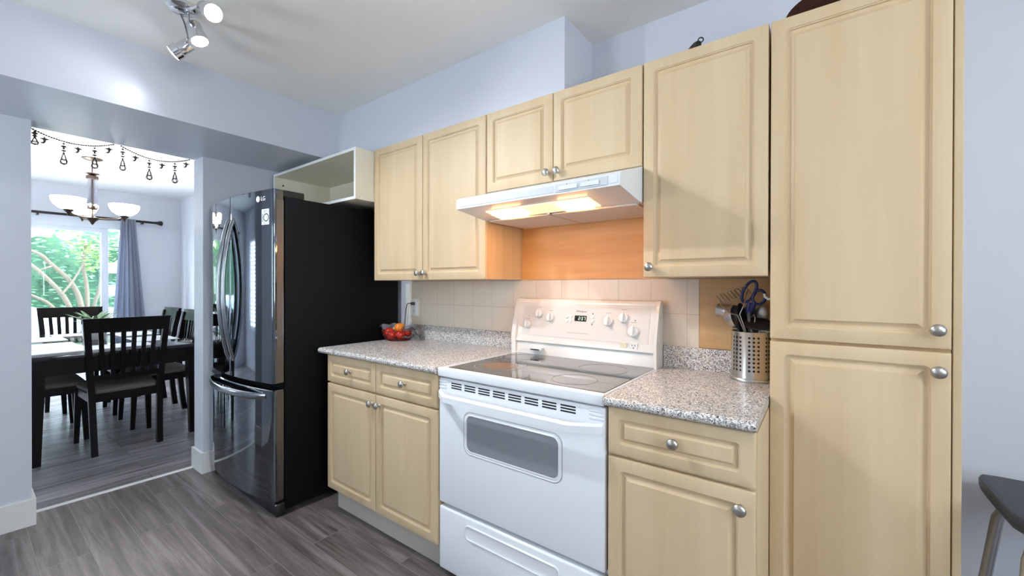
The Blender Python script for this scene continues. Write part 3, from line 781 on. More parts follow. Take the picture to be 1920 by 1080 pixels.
ds = MB().box(-0.031, 0.031, -0.0012, 0.0005, -0.0135, 0.0135); ds.xform(onpanel(-0.917, 1.098)); ds = ds.build('display', 'black_gap', cpn, smooth=False)
SEG = {'2': 'abged', '3': 'abgcd', '7': 'abc'}
mb = MB(); hh, ww = 0.0075, 0.0075
for i, chx in enumerate('237'):
    ox = -0.010 + i * 0.0135 + (0.0 if i == 0 else 0.001)
    T_ = 0.0011
    S_ = {'a': (0, ww, hh * 2 - T_, hh * 2), 'g': (0, ww, hh - T_ / 2, hh + T_ / 2), 'd': (0, ww, 0, T_), 'f': (0, T_, hh, 2 * hh), 'e': (0, T_, 0, hh), 'b': (ww - T_, ww, hh, 2 * hh), 'c': (ww - T_, ww, 0, hh)}
    for q in SEG[chx]:
        a = S_[q]; mb.box(ox + a[0], ox + a[1], -0.0018, -0.001, a[2] - hh, a[3] - hh)
for z in (-0.003, 0.003): mb.box(0.0005, 0.0017, -0.0018, -0.001, z - 0.0006, z + 0.0006)
mb.xform(onpanel(-0.917, 1.098)); mb.build('clock_digits', 'display_green', ds, smooth=False)
for x, z in ((-0.991, 1.104), (-0.969, 1.106), (-0.990, 1.084), (-0.969, 1.086), (-0.855, 1.108), (-0.855, 1.088)):
    MB().lathe([(0.0082, 0), (0.0078, 0.003), (0.005, 0.004), (0.0004, 0.0042)], (x, pf(z, 0.0015), z), NRM, 20).build('button', 'white_plastic', cpn)
lg = text_mb('Whirlpool', 0.0135, (0, 0, 0), RY, 0.0003, shear=0.2); lg.xform(onpanel(-0.916, 1.131)); lg.build('logo', 'mark_dark', cpn, smooth=False)
mb = MB().box(-0.06, 0.052, -0.0006, 0.0004, -0.0008, 0.0008); mb.xform(onpanel(-0.923, 1.029)); mb.build('printed_line', 'mark_grey', cpn, smooth=False)
for x, z, r in ((-1.213, 1.098, 0.0022), (-0.652, 1.101, 0.0028)):
    MB().lathe([(r, 0), (r * 0.5, 0.0012)], (x, pf(z, 0.0016), z), NRM, 12).build('indicator_lamp', 'mark_dark', cpn)
tr = MB()
for x, z in ((-0.855, 1.123), (-0.855, 1.072)):
    s_ = 1 if z > 1.1 else -1
    q = MB().prism([(-0.004, -0.003 * s_), (0.004, -0.003 * s_), (0, 0.004 * s_)], 'y', -0.0006, 0.0004); q.xform(onpanel(x, z))
    q.build('arrow_mark', 'mark_dark', cpn, smooth=False)
# outlet, switch and vent clip on the lower backguard
lip = lambda z: 1.7478 + (z - 0.976) * (0.009 / 0.024)
oc = MB().box(-0.666, -0.632, lip(0.986) - 0.003, 1.757, 0.977, 1.005, 0.001, 1).build('power_outlet', 'white_plastic', bgd)
mb = MB()
for dx in (-0.006, 0.006): mb.box(-0.649 + dx - 0.0012, -0.649 + dx + 0.0012, lip(0.986) - 0.0036, 1.75, 0.992, 1.000)
mb.cyl((-0.649, lip(0.986) - 0.0036, 0.9845), (-0.649, 1.75, 0.9845), 0.0028, seg=10)
mb.build('socket', 'mark_dark', oc)
MB().box(-0.708, -0.680, lip(0.988) - 0.003, 1.757, 0.979, 1.004, 0.001, 1).build('light_switch', 'ivory_plastic', bgd)
vc = MB().box(-1.178, -1.108, 1.728, 1.757, 0.931, 0.945, 0.003, 2).build('oven_vent', 'white_plastic', bgd)
MB().box(-1.172, -1.120, 1.7275, 1.735, 0.933, 0.9375).build('vent_opening', 'black_gap', vc)

# ------------------------------------------------------------------ fridge
fx0, fx1 = -3.248, -2.337
FXC = (fx0 + fx1) / 2; FW = (fx1 - fx0) / 2
t = thing('refrigerator', (FXC, YW - 0.03, 0), 'black stainless french door refrigerator with bottom freezer drawer', 'refrigerator')
MB().box(fx0 + 0.004, fx1 - 0.001, 1.072, YW - 0.03, 0.03, 1.735, 0.004, 2).build('body', 'fridge_side', t)
mb = MB()
mb.box(fx0 + 0.01, fx1 - 0.004, 1.03, 1.09, 0.0, 0.075, 0.01, 2)
mb.build('kick_grille', 'black_plastic', t)
mb = MB(); mb.cyl((fx1 - 0.016, 1.036, 0.066), (fx1 - 0.016, 1.028, 0.066), 0.006, seg=10); mb.build('grille_screw', 'chrome', t)
for s_ in (1,):
    mb = MB(); mb.box(fx1 - 0.075, fx1 - 0.003, 1.02, 1.18, 1.735, 1.772, 0.006, 2); mb.build('hinge_cover', 'black_plastic', t)
mb = MB(); mb.box(fx0 + 0.01, fx0 + 0.08, 1.02, 1.18, 1.735, 1.772, 0.006, 2); mb.build('hinge_cover', 'black_plastic', t)
def fy(x):
    u = (x - FXC) / FW
    return 1.010 - 0.047 * (1 - u * u)
YBK = 1.062
def fdoor(x0, x1, z0, z1, rl, rr, name):
    pts = []
    n = 22
    # front from left to right with rounded ends
    for k in range(n + 1):
        x = x0 + (x1 - x0) * k / n
        y = fy(x)
        dl, dr_ = x - x0, x1 - x
        if dl < rl: y += rl - math.sqrt(max(0, rl * rl - (rl - dl) ** 2))
        if dr_ < rr: y += rr - math.sqrt(max(0, rr * rr - (rr - dr_) ** 2))
        pts.append((x, y))
    # extra samples near ends
    def samp(x):
        y = fy(x); dl, dr_ = x - x0, x1 - x
        if dl < rl: y += rl - math.sqrt(max(0, rl * rl - (rl - dl) ** 2))
        if dr_ < rr: y += rr - math.sqrt(max(0, rr * rr - (rr - dr_) ** 2))
        return (x, y)
    xs = set(p[0] for p in pts)
    for q in (0.05, 0.2, 0.4, 0.6, 0.8):
        xs.add(x0 + rl * q); xs.add(x1 - rr * q)
    pts = [samp(x) for x in sorted(xs)]
    pts += [(x1, YBK), (x0, YBK)]
    b = 0.004
    cx, cy = (x0 + x1) / 2, 1.02
    def inset(d): return [(p[0] + (d if p[0] < cx else -d) * min(1, abs(p[0] - cx) / (x1 - x0) * 4), p[1] + (d if p[1] < YBK - 0.001 else 0)) for p in pts]
    i0 = inset(b)
    mb = MB(); mb.loft([[(p[0], p[1], z0) for p in i0], [(p[0], p[1], z0 + b) for p in pts], [(p[0], p[1], z1 - b) for p in pts], [(p[0], p[1], z1) for p in i0]])
    return mb.build(name, 'fridge_steel', t, angle=24)
XS = FXC + 0.02
d_r = fdoor(XS + 0.002, fx1, 0.722, 1.770, 0.004, 0.012, 'door')
d_l = fdoor(fx0, XS - 0.002, 0.722, 1.770, 0.012, 0.004, 'door')
d_f = fdoor(fx0, fx1, 0.088, 0.690, 0.012, 0.012, 'freezer_drawer')
# brushed side edge of doors (lighter, with a bright rear lip)
for d, z0, z1 in ((d_r, 0.73, 1.715), (d_f, 0.095, 0.683)):
    MB().box(fx1 - 0.001, fx1 + 0.0006, 1.03, 1.0605, z0, z1).build('door_edge', 'fridge_edge', d, smooth=False)
    MB().box(fx1 - 0.001, fx1 + 0.0015, 1.0605, 1.0635, z0, z1).build('edge_lip', 'handle_steel', d, smooth=False)
def bow(x_end, x_mid, z0, z1, depth):
    pts = []
    for k in range(25):
        s_ = k / 24; b = math.sin(PI * s_) ** 0.75
        x = x_end + (x_mid - x_end) * math.sin(PI * s_)
        pts.append((x, fy(x_end) + 0.006 - depth * b, z0 + (z1 - z0) * s_))
    return pts
for d, xe in ((d_r, XS + 0.036), (d_l, XS - 0.036)):
    MB().tube(bow(xe, xe, 0.82, 1.64, 0.056), 0.0105, 14, flat=1.55, up=(0, 1, 0)).build('door_handle', 'handle_steel', d)
pts = []
for k in range(31):
    s_ = k / 30; x = fx0 + 0.07 + (fx1 - fx0 - 0.135) * s_
    b = math.sin(PI * s_) ** 0.6
    pts.append((x, fy(x) + 0.004 - 0.046 * b, 0.652))
MB().tube(pts, 0.019, 14, flat=0.42, up=(0, 0, 1)).build('drawer_handle', 'handle_steel', d_f)
# logo and sticker on the right door
def on_door(x, z):
    a = math.atan2(fy(x + 0.01) - fy(x - 0.01), 0.02)
    return Matrix.Translation((x, fy(x) - 0.0006, z)) @ Matrix.Rotation(a, 4, 'Z')
lg = MB().lathe([(0.0165, 0), (0.0160, 0.0008)], (0, 0, 0), (0, -1, 0), 28); lg.xform(on_door(-2.463, 1.722)); lg.build('logo_disc', 'logo_silver', d_r)
lg = text_mb('LG', 0.032, (0, -0.0003, 0), RY, 0.0003); lg.xform(on_door(-2.417, 1.721)); lg.build('logo_letters', 'logo_silver', d_r, smooth=False)
stx = -2.398
st = MB().box(-0.031, 0.031, -0.0006, 0.0006, -0.042, 0.042); st.xform(on_door(stx, 1.622)); st = st.build('sticker', 'sticker', d_r, smooth=False)
q = MB().lathe([(0.0225, 0), (0.0225, 0.0009), (0.0165, 0.0009), (0.0165, 0)], (0.007, 0, -0.004), (0, -1, 0), 32, cap=False)
q.box(-0.024, -0.019, -0.0009, 0.0, -0.026, 0.018); q.xform(on_door(stx, 1.622)); q.build('sticker_number', 'sticker_ink', st, smooth=False)
for z, w, x in ((0.034, 0.020, 0), (0.029, 0.016, 0), (0.024, 0.012, 0), (-0.034, 0.020, 0), (-0.004, 0.005, 0.007)):
    q = MB().box(x - w, x + w, -0.0008, 0.0, z - 0.0008, z + 0.0008)
    q.xform(on_door(stx, 1.622)); q.build('sticker_line', 'sticker_ink', st, smooth=False)

# ------------------------------------------------------------------ outlet and cord by the fridge
t = tag(MB().box(-2.222, -2.152, YW - 0.0145, YW - 0.0085, 1.052, 1.166, 0.002, 2).build('wall_outlet', 'white_plastic', org=(-2.187, YW - 0.0085, 1.109)), 'white double wall outlet on the tiles by the fridge', 'outlet')
for z in (1.083, 1.134):
    f_ = MB().box(-2.204, -2.170, YW - 0.017, YW - 0.0140, z - 0.015, z + 0.015, 0.003, 2).build('receptacle', 'white_plastic', t)
    mb = MB()
    for dx in (-0.007, 0.007): mb.box(-2.187 + dx - 0.0012, -2.187 + dx + 0.0012, YW - 0.0175, YW - 0.016, z + 0.0, z + 0.008)
    mb.cyl((-2.187, YW - 0.0175, z - 0.007), (-2.187, YW - 0.016, z - 0.007), 0.0026, seg=8)
    mb.build('slot', 'mark_dark', f_)
t = thing('power_cord', (-2.19, YW - 0.02, 1.134), 'thin dark power cord plugged in beside the fridge', 'cord')
MB().box(-2.200, -2.176, YW - 0.040, YW - 0.0178, 1.124, 1.144, 0.004, 2).build('plug', 'mark_dark', t)
pts = [(-2.199, YW - 0.03, 1.134), (-2.225, YW - 0.032, 1.136), (-2.243, YW - 0.032, 1.128), (-2.254, YW - 0.032, 1.09), (-2.262, YW - 0.032, 1.03), (-2.272, YW - 0.03, 0.96), (-2.28, YW - 0.03, 0.86), (-2.282, YW - 0.03, 0.6)]
MB().tube(pts, 0.003, 8).build('cable', 'mark_dark', t)

# ------------------------------------------------------------------ fruit basket
bc = Vector((-2.176, 1.705, 0.9055))
t = thing('fruit_basket', bc, 'round red wire fruit basket on the left countertop', 'basket')
mb = MB()
mb.ring(bc + Vector((0, 0, 0.062)), 0.104, 0.0026, seg=40); mb.ring(bc + Vector((0, 0, 0.036)), 0.097, 0.0018, seg=40)
mb.ring(bc + Vector((0, 0, 0.0025)), 0.070, 0.0025, seg=40); mb.ring(bc + Vector((0, 0, 0.016)), 0.087, 0.0018, seg=40)
mb.build('wire_ring', 'red_wire', t)
mb = MB()
for k in range(14):
    a = 2 * PI * k / 14; c, s_ = math.cos(a), math.sin(a)
    mb.tube([bc + Vector((c * r, s_ * r, z)) for r, z in ((0.104, 0.062), (0.098, 0.036), (0.088, 0.016), (0.070, 0.0025), (0.035, 0.002), (0.002, 0.002))], 0.0016, 6)
mb.build('wire_rib', 'red_wire', t)
def fruit(name, dx, dy, dz, r, m, label, cat, grp, sz=0.9, stem=True):
    c = bc + Vector((dx, dy, dz))
    f_ = thing(name, c - Vector((0, 0, r * sz)), label, cat, grp)
    mb = MB(); n = 24; loops = []
    for k in range(15):
        tt = PI * k / 14; rr = max(math.sin(tt), 0.004)
        h = -math.cos(tt) * sz
        if tt > PI * 0.8: h -= 0.12 * (tt - PI * 0.8)
        loops.append([c + Vector((r * rr * (1 + 0.03 * math.cos(5 * 2 * PI * i / n)) * math.cos(2 * PI * i / n), r * rr * (1 + 0.03 * math.cos(5 * 2 * PI * i / n)) * math.sin(2 * PI * i / n), r * h)) for i in range(n)])
    mb.loft(loops); mb.build('fruit_body', m, f_)
    if stem:
        mb = MB(); mb.cyl(c + Vector((0, 0, r * sz * 0.86)), c + Vector((0.002, 0, r * sz * 1.04)), 0.0022, 0.0016, 8); mb.build('stem', 'stem_green', f_)
G_ = 'red tomatoes in the wire basket'
fruit('tomato', -0.049, -0.036, 0.048, 0.034, 'tomato', 'red tomato piled highest at the left front of the basket', 'tomato', G_)
fruit('tomato', 0.000, -0.060, 0.036, 0.029, 'tomato', 'red tomato at the front middle of the basket', 'tomato', G_)
fruit('tomato', 0.050, -0.030, 0.040, 0.030, 'tomato', 'red tomato at the right front of the basket', 'tomato', G_)
fruit('tomato', 0.053, 0.028, 0.050, 0.031, 'tomato', 'red tomato at the right rear of the basket', 'tomato', G_)
fruit('mandarin', 0.012, -0.002, 0.078, 0.036, 'mandarin', 'large orange mandarin on top in the middle of the basket', 'mandarin', 'orange mandarins in the basket')
fruit('mandarin', -0.012, 0.052, 0.046, 0.033, 'mandarin', 'second orange mandarin low at the back of the basket', 'mandarin', 'orange mandarins in the basket')
fruit('onion', -0.058, 0.030, 0.060, 0.029, 'onion_white', 'small white onion behind the left tomato in the basket', 'onion', None, 0.95, False)
# crumpled bag lining
bg_ = thing('plastic_bag', bc + Vector((0.0, 0.0, 0.06)), 'crumpled grey plastic bag poking out of the fruit basket', 'bag')
def bagflap(a0, a1, r0, r1, z0, z1, seed):
    rnd = random.Random(seed); ph = [rnd.uniform(0, 6) for _ in range(4)]
    def fn(u, v):
        a = a0 + (a1 - a0) * u; r = r0 + (r1 - r0) * v; z = z0 + (z1 - z0) * math.sin(v * PI * 0.8)
        w = 0.007 * math.sin(9 * u + ph[0] + 3 * v) + 0.004 * math.sin(17 * u + ph[1])
        return (bc.x + (r + w) * math.cos(a), bc.y + (r + w) * math.sin(a), bc.z + z + 0.006 * math.sin(13 * u + ph[2]) * v)
    return fn
MB().grid(bagflap(R(150), R(228), 0.094, 0.130, 0.066, 0.096, 2), 16, 8).build('bag_flap', 'bag_film', bg_)
MB().grid(bagflap(R(-20), R(70), 0.088, 0.118, 0.066, 0.098, 5), 18, 8).build('bag_flap', 'bag_film', bg_)
MB().grid(bagflap(R(4), R(40), 0.106, 0.142, 0.066, 0.020, 9), 10, 8).build('bag_flap', 'bag_film', bg_)

# ------------------------------------------------------------------ utensil holder and utensils
uc = Vector((-0.2085, 1.768, 0.9055))
mb = MB(); mb.lathe([(0.066, 0.0), (0.0655, 0.003), (0.0655, 0.178), (0.0665, 0.180), (0.0635, 0.181), (0.063, 0.178), (0.063, 0.004), (0.001, 0.004)], uc, seg=56)
uh = tag(mb.build('utensil_holder', 'perforated_steel', org=uc), 'perforated stainless steel utensil cup on the right countertop', 'utensil holder')
MB().lathe([(0.069, 0.0), (0.070, 0.005), (0.067, 0.011), (0.0658, 0.012), (0.0658, 0.0)], uc, seg=56).build('base_rim', 'steel_dull', uh)
def up_(dx, dy, z): return Vector((uc.x + dx, uc.y + dy, z))
Z0 = 0.925
# wire masher
t = thing('potato_masher', up_(-0.012, -0.03, Z0), 'wire potato masher standing head up in the steel cup', 'masher')
hd = []
A_ = up_(-0.106, -0.010, 1.203); B_ = up_(-0.012, 0.012, 1.240)
mb = MB()
mb.tube([up_(-0.008, -0.030, Z0), up_(-0.017, -0.046, 1.09), up_(-0.036, -0.064, 1.147), up_(-0.064, -0.066, 1.153), up_(-0.092, -0.044, 1.178), A_], 0.0019, 8)
mb.tube([up_(-0.004, -0.030, Z0), up_(-0.012, -0.046, 1.09), up_(-0.029, -0.062, 1.150), up_(-0.016, -0.055, 1.185), up_(-0.013, -0.030, 1.215), B_], 0.0019, 8)
mb.build('wire_handle', 'steel_dull', t)
pts = []
for k in range(9):
    s_ = k / 8; c = A_.lerp(B_, s_)
    p1 = c + Vector((-0.007, -0.022, 0.013)); p2 = c + Vector((0.007, 0.022, -0.013))
    pts += ([p1, p2] if k % 2 == 0 else [p2, p1])
mb = MB(); mb.tube(pts, 0.0017, 8); mb.build('wire_grid', 'steel_dull', t)
# steel measuring cup / canister behind
def util(name, label, cat): return thing(name, up_(0, 0, Z0), label, cat)
t = util('measuring_cup', 'small steel measuring cup leaning out left of the utensil cup', 'measuring cup')
ax = Vector((-0.75, 0.25, 0.1)).normalized()
MB().lathe([(0.002, 0), (0.023, 0.0), (0.0245, 0.004), (0.0255, 0.044), (0.0265, 0.045), (0.0235, 0.045), (0.0225, 0.006), (0.001, 0.006)], up_(-0.078, 0.046, 1.152), ax, 28).build('cup', 'steel_dull', t)
MB().tube([up_(-0.077, 0.044, 1.167), up_(-0.045, 0.036, 1.12), up_(0.002, 0.02, Z0)], 0.004, 8, flat=0.4).build('handle', 'steel_dull', t)
t = util('ladle', 'round steel ladle bowl resting on the utensil cup rim', 'ladle')
lc = up_(-0.056, -0.014, 1.136)
q = Vector((0.92, -0.28, 0.2)).normalized()
MB().lathe([(0.0006, -0.044), (0.017, -0.042), (0.031, -0.033), (0.041, -0.018), (0.044, 0.0), (0.0425, 0.0), (0.039, -0.017), (0.029, -0.031), (0.0006, -0.042)], lc + q * 0.012, q, 28).build('bowl', 'steel_dull', t)
MB().tube([lc + q * 0.012 + Vector((0, 0, -0.038)), up_(-0.02, 0.0, 1.05), up_(0.0, 0.01, Z0)], 0.004, 8, flat=0.5).build('handle', 'steel_dull', t)
def paddle(name, label, pts_, w, hgt, ctr, nrm, parent_m='black_plastic'):
    t = util(name, label, name.split('_')[-1])
    MB().tube(pts_, 0.0055, 10).build('handle', parent_m, t)
    nrm = Vector(nrm).normalized(); u_ = Vector((0, 0, 1)); u_ = (u_ - nrm * u_.dot(nrm)).normalized(); s_ = u_.cross(nrm)
    L = []
    for off, sc in ((-0.003, 0.92), (-0.001, 1.0), (0.001, 1.0), (0.003, 0.92)):
        L.append([Vector(ctr) + nrm * off + s_ * (w * sc * math.cos(2 * PI * k / 24)) + u_ * (hgt * sc * math.copysign(abs(math.sin(2 * PI * k / 24)) ** 0.8, math.sin(2 * PI * k / 24))) for k in range(24)])
    MB().loft(L).build('head', parent_m, t)
    return t
paddle('serving_spoon', 'broad black plastic spoon standing behind the wire masher', [up_(0.0, 0.0, Z0), up_(-0.012, -0.004, 1.02), up_(-0.026, -0.01, 1.10)], 0.023, 0.060, up_(-0.030, -0.012, 1.130), (0.8, -0.5, 0.1))
paddle('black_spatula', 'flat black spatula in the middle of the utensil cup', [up_(0.01, 0.02, Z0), up_(0.0, 0.02, 1.02), up_(-0.006, 0.022, 1.10)], 0.022, 0.052, up_(-0.010, 0.022, 1.128), (0.4, -0.9, 0.0))
paddle('black_ladle', 'rounded black plastic ladle lying against the right of the cup', [up_(0.0, -0.02, Z0), up_(0.014, -0.03, 1.03), up_(0.020, -0.034, 1.09)], 0.046, 0.030, up_(0.026, -0.034, 1.116), (0.2, -0.7, 0.75))
t = util('peeler', 'grey plastic handled peeler in front of the scissors', 'peeler')
MB().tube([up_(0.0, -0.01, Z0), up_(-0.003, -0.028, 1.09), up_(-0.002, -0.032, 1.12), up_(-0.003, -0.034, 1.150), up_(-0.004, -0.034, 1.158)], 0.007, 10, flat=0.6, radii=[0.004, 0.005, 0.009, 0.009, 0.004]).build('handle', 'grey_plastic', t)
MB().tube([up_(0.012, -0.034, 1.10), up_(0.017, -0.034, 1.135), up_(0.012, -0.034, 1.150), up_(0.006, -0.034, 1.140)], 0.0018, 8).build('blade', 'steel_dull', t)
t = util('steel_spoon', 'pale metal spoon head behind the black ladle', 'spoon')
MB().sphere(up_(0.030, 0.030, 1.150), 0.030, 0.8, 0.35, 1.1, 20, 12).build('bowl', 'steel_dull', t)
MB().tube([up_(0.03, 0.030, 1.12), up_(0.02, 0.02, 1.03), up_(0.0, 0.0, Z0)], 0.003, 8).build('handle', 'steel_dull', t)
# scissors
t = util('scissors', 'blue handled scissors standing handles up in the steel cup', 'scissors')
def loop_pts(c, rx, rz, tilt, n=28):
    return [Vector(c) + Vector((rx * math.cos(2 * PI * k / n) * math.cos(tilt) - rz * math.sin(2 * PI * k / n) * math.sin(tilt), 0.0, rx * math.cos(2 * PI * k / n) * math.sin(tilt) + rz * math.sin(2 * PI * k / n) * math.cos(tilt))) for k in range(n)]
mb = MB(); mb.tube(loop_pts(up_(-0.006, -0.004, 1.232), 0.019, 0.042, R(-24)), 0.0052, 10, up=(0, 1, 0), closed=True)
mb.tube([up_(-0.004, -0.004, 1.192), up_(-0.010, -0.004, 1.165), up_(-0.006, 0.0, 1.135)], 0.008, 10, radii=[0.008, 0.009, 0.007]); mb.build('handle', 'blue_plastic', t)
mb = MB(); mb.tube(loop_pts(up_(0.026, -0.010, 1.212), 0.020, 0.026, R(-10)), 0.0052, 10, up=(0, 1, 0), closed=True)
mb.tube([up_(0.012, -0.010, 1.192), up_(0.002, -0.008, 1.165), up_(-0.006, -0.004, 1.135)], 0.009, 10, radii=[0.009, 0.010, 0.007]); mb.build('handle', 'blue_plastic', t)
for dx in (-0.004, 0.004):
    MB().tube([up_(-0.006, -0.003 + dx * 0.4, 1.14), up_(-0.002 + dx, 0.0, 1.04), up_(dx * 2, 0.0, Z0)], 0.007, 8, flat=0.15, radii=[0.006, 0.006, 0.002]).build('blade', 'steel_dull', t)
# white hook on the pantry side
t = thing('wall_hook', (-0.1294, 1.70, 1.22), 'white plastic hook stuck on the pantry side above the utensils', 'hook')
MB().box(-0.1335, -0.1296, 1.675, 1.725, 1.205, 1.265, 0.0015, 2).build('hook_base', 'white_plastic', t)
MB().tube([(-0.132, 1.70, 1.212), (-0.148, 1.70, 1.207), (-0.158, 1.70, 1.215), (-0.160, 1.70, 1.226)], 0.0045, 10).build('hook_arm', 'white_plastic', t)

# ------------------------------------------------------------------ things on top of the cabinets
t = thing('frying_pan', (-0.42, 1.72, ZUT), 'black pan with looped handle on top of the right wall cabinet', 'pan')
MB().lathe([(0.001, 0.001), (0.075, 0.001), (0.082, 0.004), (0.093, 0.034), (0.090, 0.034), (0.080, 0.006), (0.001, 0.005)], (-0.45, 1.75, ZUT), seg=40).build('pan_body', 'black_plastic', t)
h0, h1 = Vector((-0.425, 1.665, ZUT + 0.028)), Vector((-0.354, 1.588, ZUT + 0.0335))
pts = [h0.lerp(h1, s_) + Vector((0, 0, 0.004 * math.sin(PI * s_))) for s_ in (0, 0.15, 0.3, 0.5, 0.7, 0.85, 1.0)]
MB().tube(pts, 0.01, 12, radii=[0.004, 0.006, 0.0085, 0.0125, 0.0145, 0.0145, 0.011]).build('handle', 'black_plastic', t)
MB().ring(h1 + Vector((0.008, -0.004, 0.009)), 0.0085, 0.0022, axis=(0.35, -0.9, 0.1), seg=24).build('hanging_loop', 'black_plastic', t)
t = thing('serving_bowl', (0.045, 1.700, ZUT), 'dark brown wooden bowl on top of the pantry', 'bowl')
MB().lathe([(0.001, 0.0), (0.08, 0.0), (0.084, 0.006), (0.125, 0.035), (0.148, 0.066), (0.143, 0.068), (0.118, 0.038), (0.075, 0.010), (0.001, 0.008)], (0.045, 1.703, ZUT + 0.001), seg=56).build('bowl_body', 'dark_bowl', t)

# ------------------------------------------------------------------ ceiling spotlight fixture
sb = Vector((-2.16, 0.575, ZC))
t = thing('ceiling_spotlight', sb, 'chrome ceiling spotlight fixture with three lit adjustable heads', 'spotlight')
MB().lathe([(0.055, 0), (0.055, -0.012), (0.045, -0.022), (0.012, -0.026), (0.001, -0.026)], sb, seg=32).build('ceiling_rose', 'chrome', t)
def head(pos, aim, arm, cone, power, blend=1.0, scale=1.0):
    pos = Vector(pos); aim = Vector(aim).normalized()
    r = 0.033 * scale; L_ = 0.085
    b = pos - aim * L_
    h = MB().lathe([(0.001, 0), (r * 0.72, 0.0), (r * 0.8, 0.004), (r * 0.8, 0.050), (r, 0.056), (r, L_), (r * 0.94, L_), (r * 0.94, L_ - 0.004), (0.001, L_ - 0.004)], b, aim, 28).build('spot_head', 'chrome', t)
    MB().lathe([(r * 0.92, L_ - 0.0035), (r * 0.92, L_ + 0.001), (r * 0.6, L_ + 0.004), (0.001, L_ + 0.005)], b, aim, 28).build('lens', 'spot_lens', h)
    MB().tube(arm + [b + aim * 0.03], 0.006, 10).build('arm', 'chrome', t)
    ld = bpy.data.lights.new('spot_beam', 'SPOT'); ld.energy = power; ld.color = (0.90, 0.94, 1.0)
    ld.spot_size = R(cone); ld.spot_blend = blend; ld.shadow_soft_size = 0.014
    lo = bpy.data.objects.new('spot_beam', ld); COL.objects.link(lo)
    lo.parent = h; lo.location = pos + aim * 0.012 - wloc(h); lo.rotation_euler = aim.to_track_quat('-Z', 'Y').to_euler()
head((-1.882, 0.597, 2.30), (1.0, 0.12, -0.62), [sb + Vector((0.03, 0, -0.02)), Vector((-2.04, 0.575, 2.37)), Vector((-1.98, 0.58, 2.365))], 132, SPOT_W * 0.88)
head((-2.145, 0.631, 2.30), (0.36, 0.20, -1.0), [sb + Vector((0.0, 0.02, -0.02)), Vector((-2.20, 0.61, 2.385))], 146, SPOT_W * 1.1)
head((-2.351, 0.591, 2.30), (-0.50, -0.62, -0.62), [sb + Vector((-0.03, 0, -0.02)), Vector((-2.23, 0.60, 2.395)), Vector((-2.29, 0.63, 2.37))], 118, SPOT_W * 0.065, 0.9)
# fill globe added out of view behind the camera to brighten the kitchen
lc = Vector((1.25, -0.15, 2.0))
t = thing('fill_globe_lamp', (lc.x, lc.y, ZC), 'round white globe fill lamp added out of view behind the camera', 'lamp')
MB().lathe([(0.06, 0), (0.055, -0.02), (0.001, -0.025)], (lc.x, lc.y, ZC), seg=32).build('ceiling_rose', 'chrome', t)
MB().cyl((lc.x, lc.y, ZC - 0.02), (lc.x, lc.y, lc.z + 0.065), 0.004, seg=10).build('cord', 'white_plastic', t)
MB().sphere(lc, 0.07, seg=32, rings=20).build('globe', 'fill_globe_glow', t)

# ------------------------------------------------------------------ stool at the right edge
t = thing('bar_stool', (0.557, 1.59, 0), 'black seated bar stool with metal legs at the right edge', 'stool')
def stool_seat():
    pts2 = [(0.362, 1.745), (0.370, 1.762), (0.40, 1.768), (0.56, 1.762), (0.72, 1.756), (0.748, 1.745), (0.757, 1.72), (0.757, 1.60), (0.752, 1.50), (0.735, 1.455), (0.695, 1.428), (0.62, 1.415), (0.50, 1.415), (0.42, 1.428), (0.380, 1.455), (0.362, 1.50), (0.358, 1.60), (0.357, 1.70)]
    c = Vector((0.557, 1.59, 0))
    L = []
    for z, s_ in ((0.672, 0.90), (0.678, 0.97), (0.690, 1.0), (0.706, 1.0), (0.714, 0.985), (0.716, 0.95)):
        L.append([(c.x + (p[0] - c.x) * s_, c.y + (p[1] - c.y) * s_, z) for p in pts2])
    return MB().loft(L)
stool_seat().build('seat', 'seat_black', t)
def sleg(a, b):
    a = Vector(a); b = Vector(b)
    return MB().tube([Vector((0.557, 1.59, 0.664)).lerp(Vector((a.x, a.y, 0.664)), 0.75), Vector((a.x, a.y, 0.664)).lerp(Vector((0.557, 1.59, 0.664)), 0.06), a + (b - a) * 0.05 , b], 0.0125, 14)
for a, b in (((0.392, 1.695, 0.655), (0.325, 1.765, 0.0)), ((0.388, 1.475, 0.655), (0.330, 1.39, 0.0)), ((0.722, 1.69, 0.655), (0.79, 1.765, 0.0)), ((0.726, 1.475, 0.655), (0.784, 1.39, 0.0))):
    sleg(a, b).build('leg', 'steel_leg', t)
mb = MB(); zf = 0.22
mb.tube([(0.347, 1.741, zf), (0.349, 1.419, zf), (0.765, 1.419, zf), (0.767, 1.740, zf)], 0.008, 10, closed=True); mb.build('foot_rail', 'steel_leg', t)

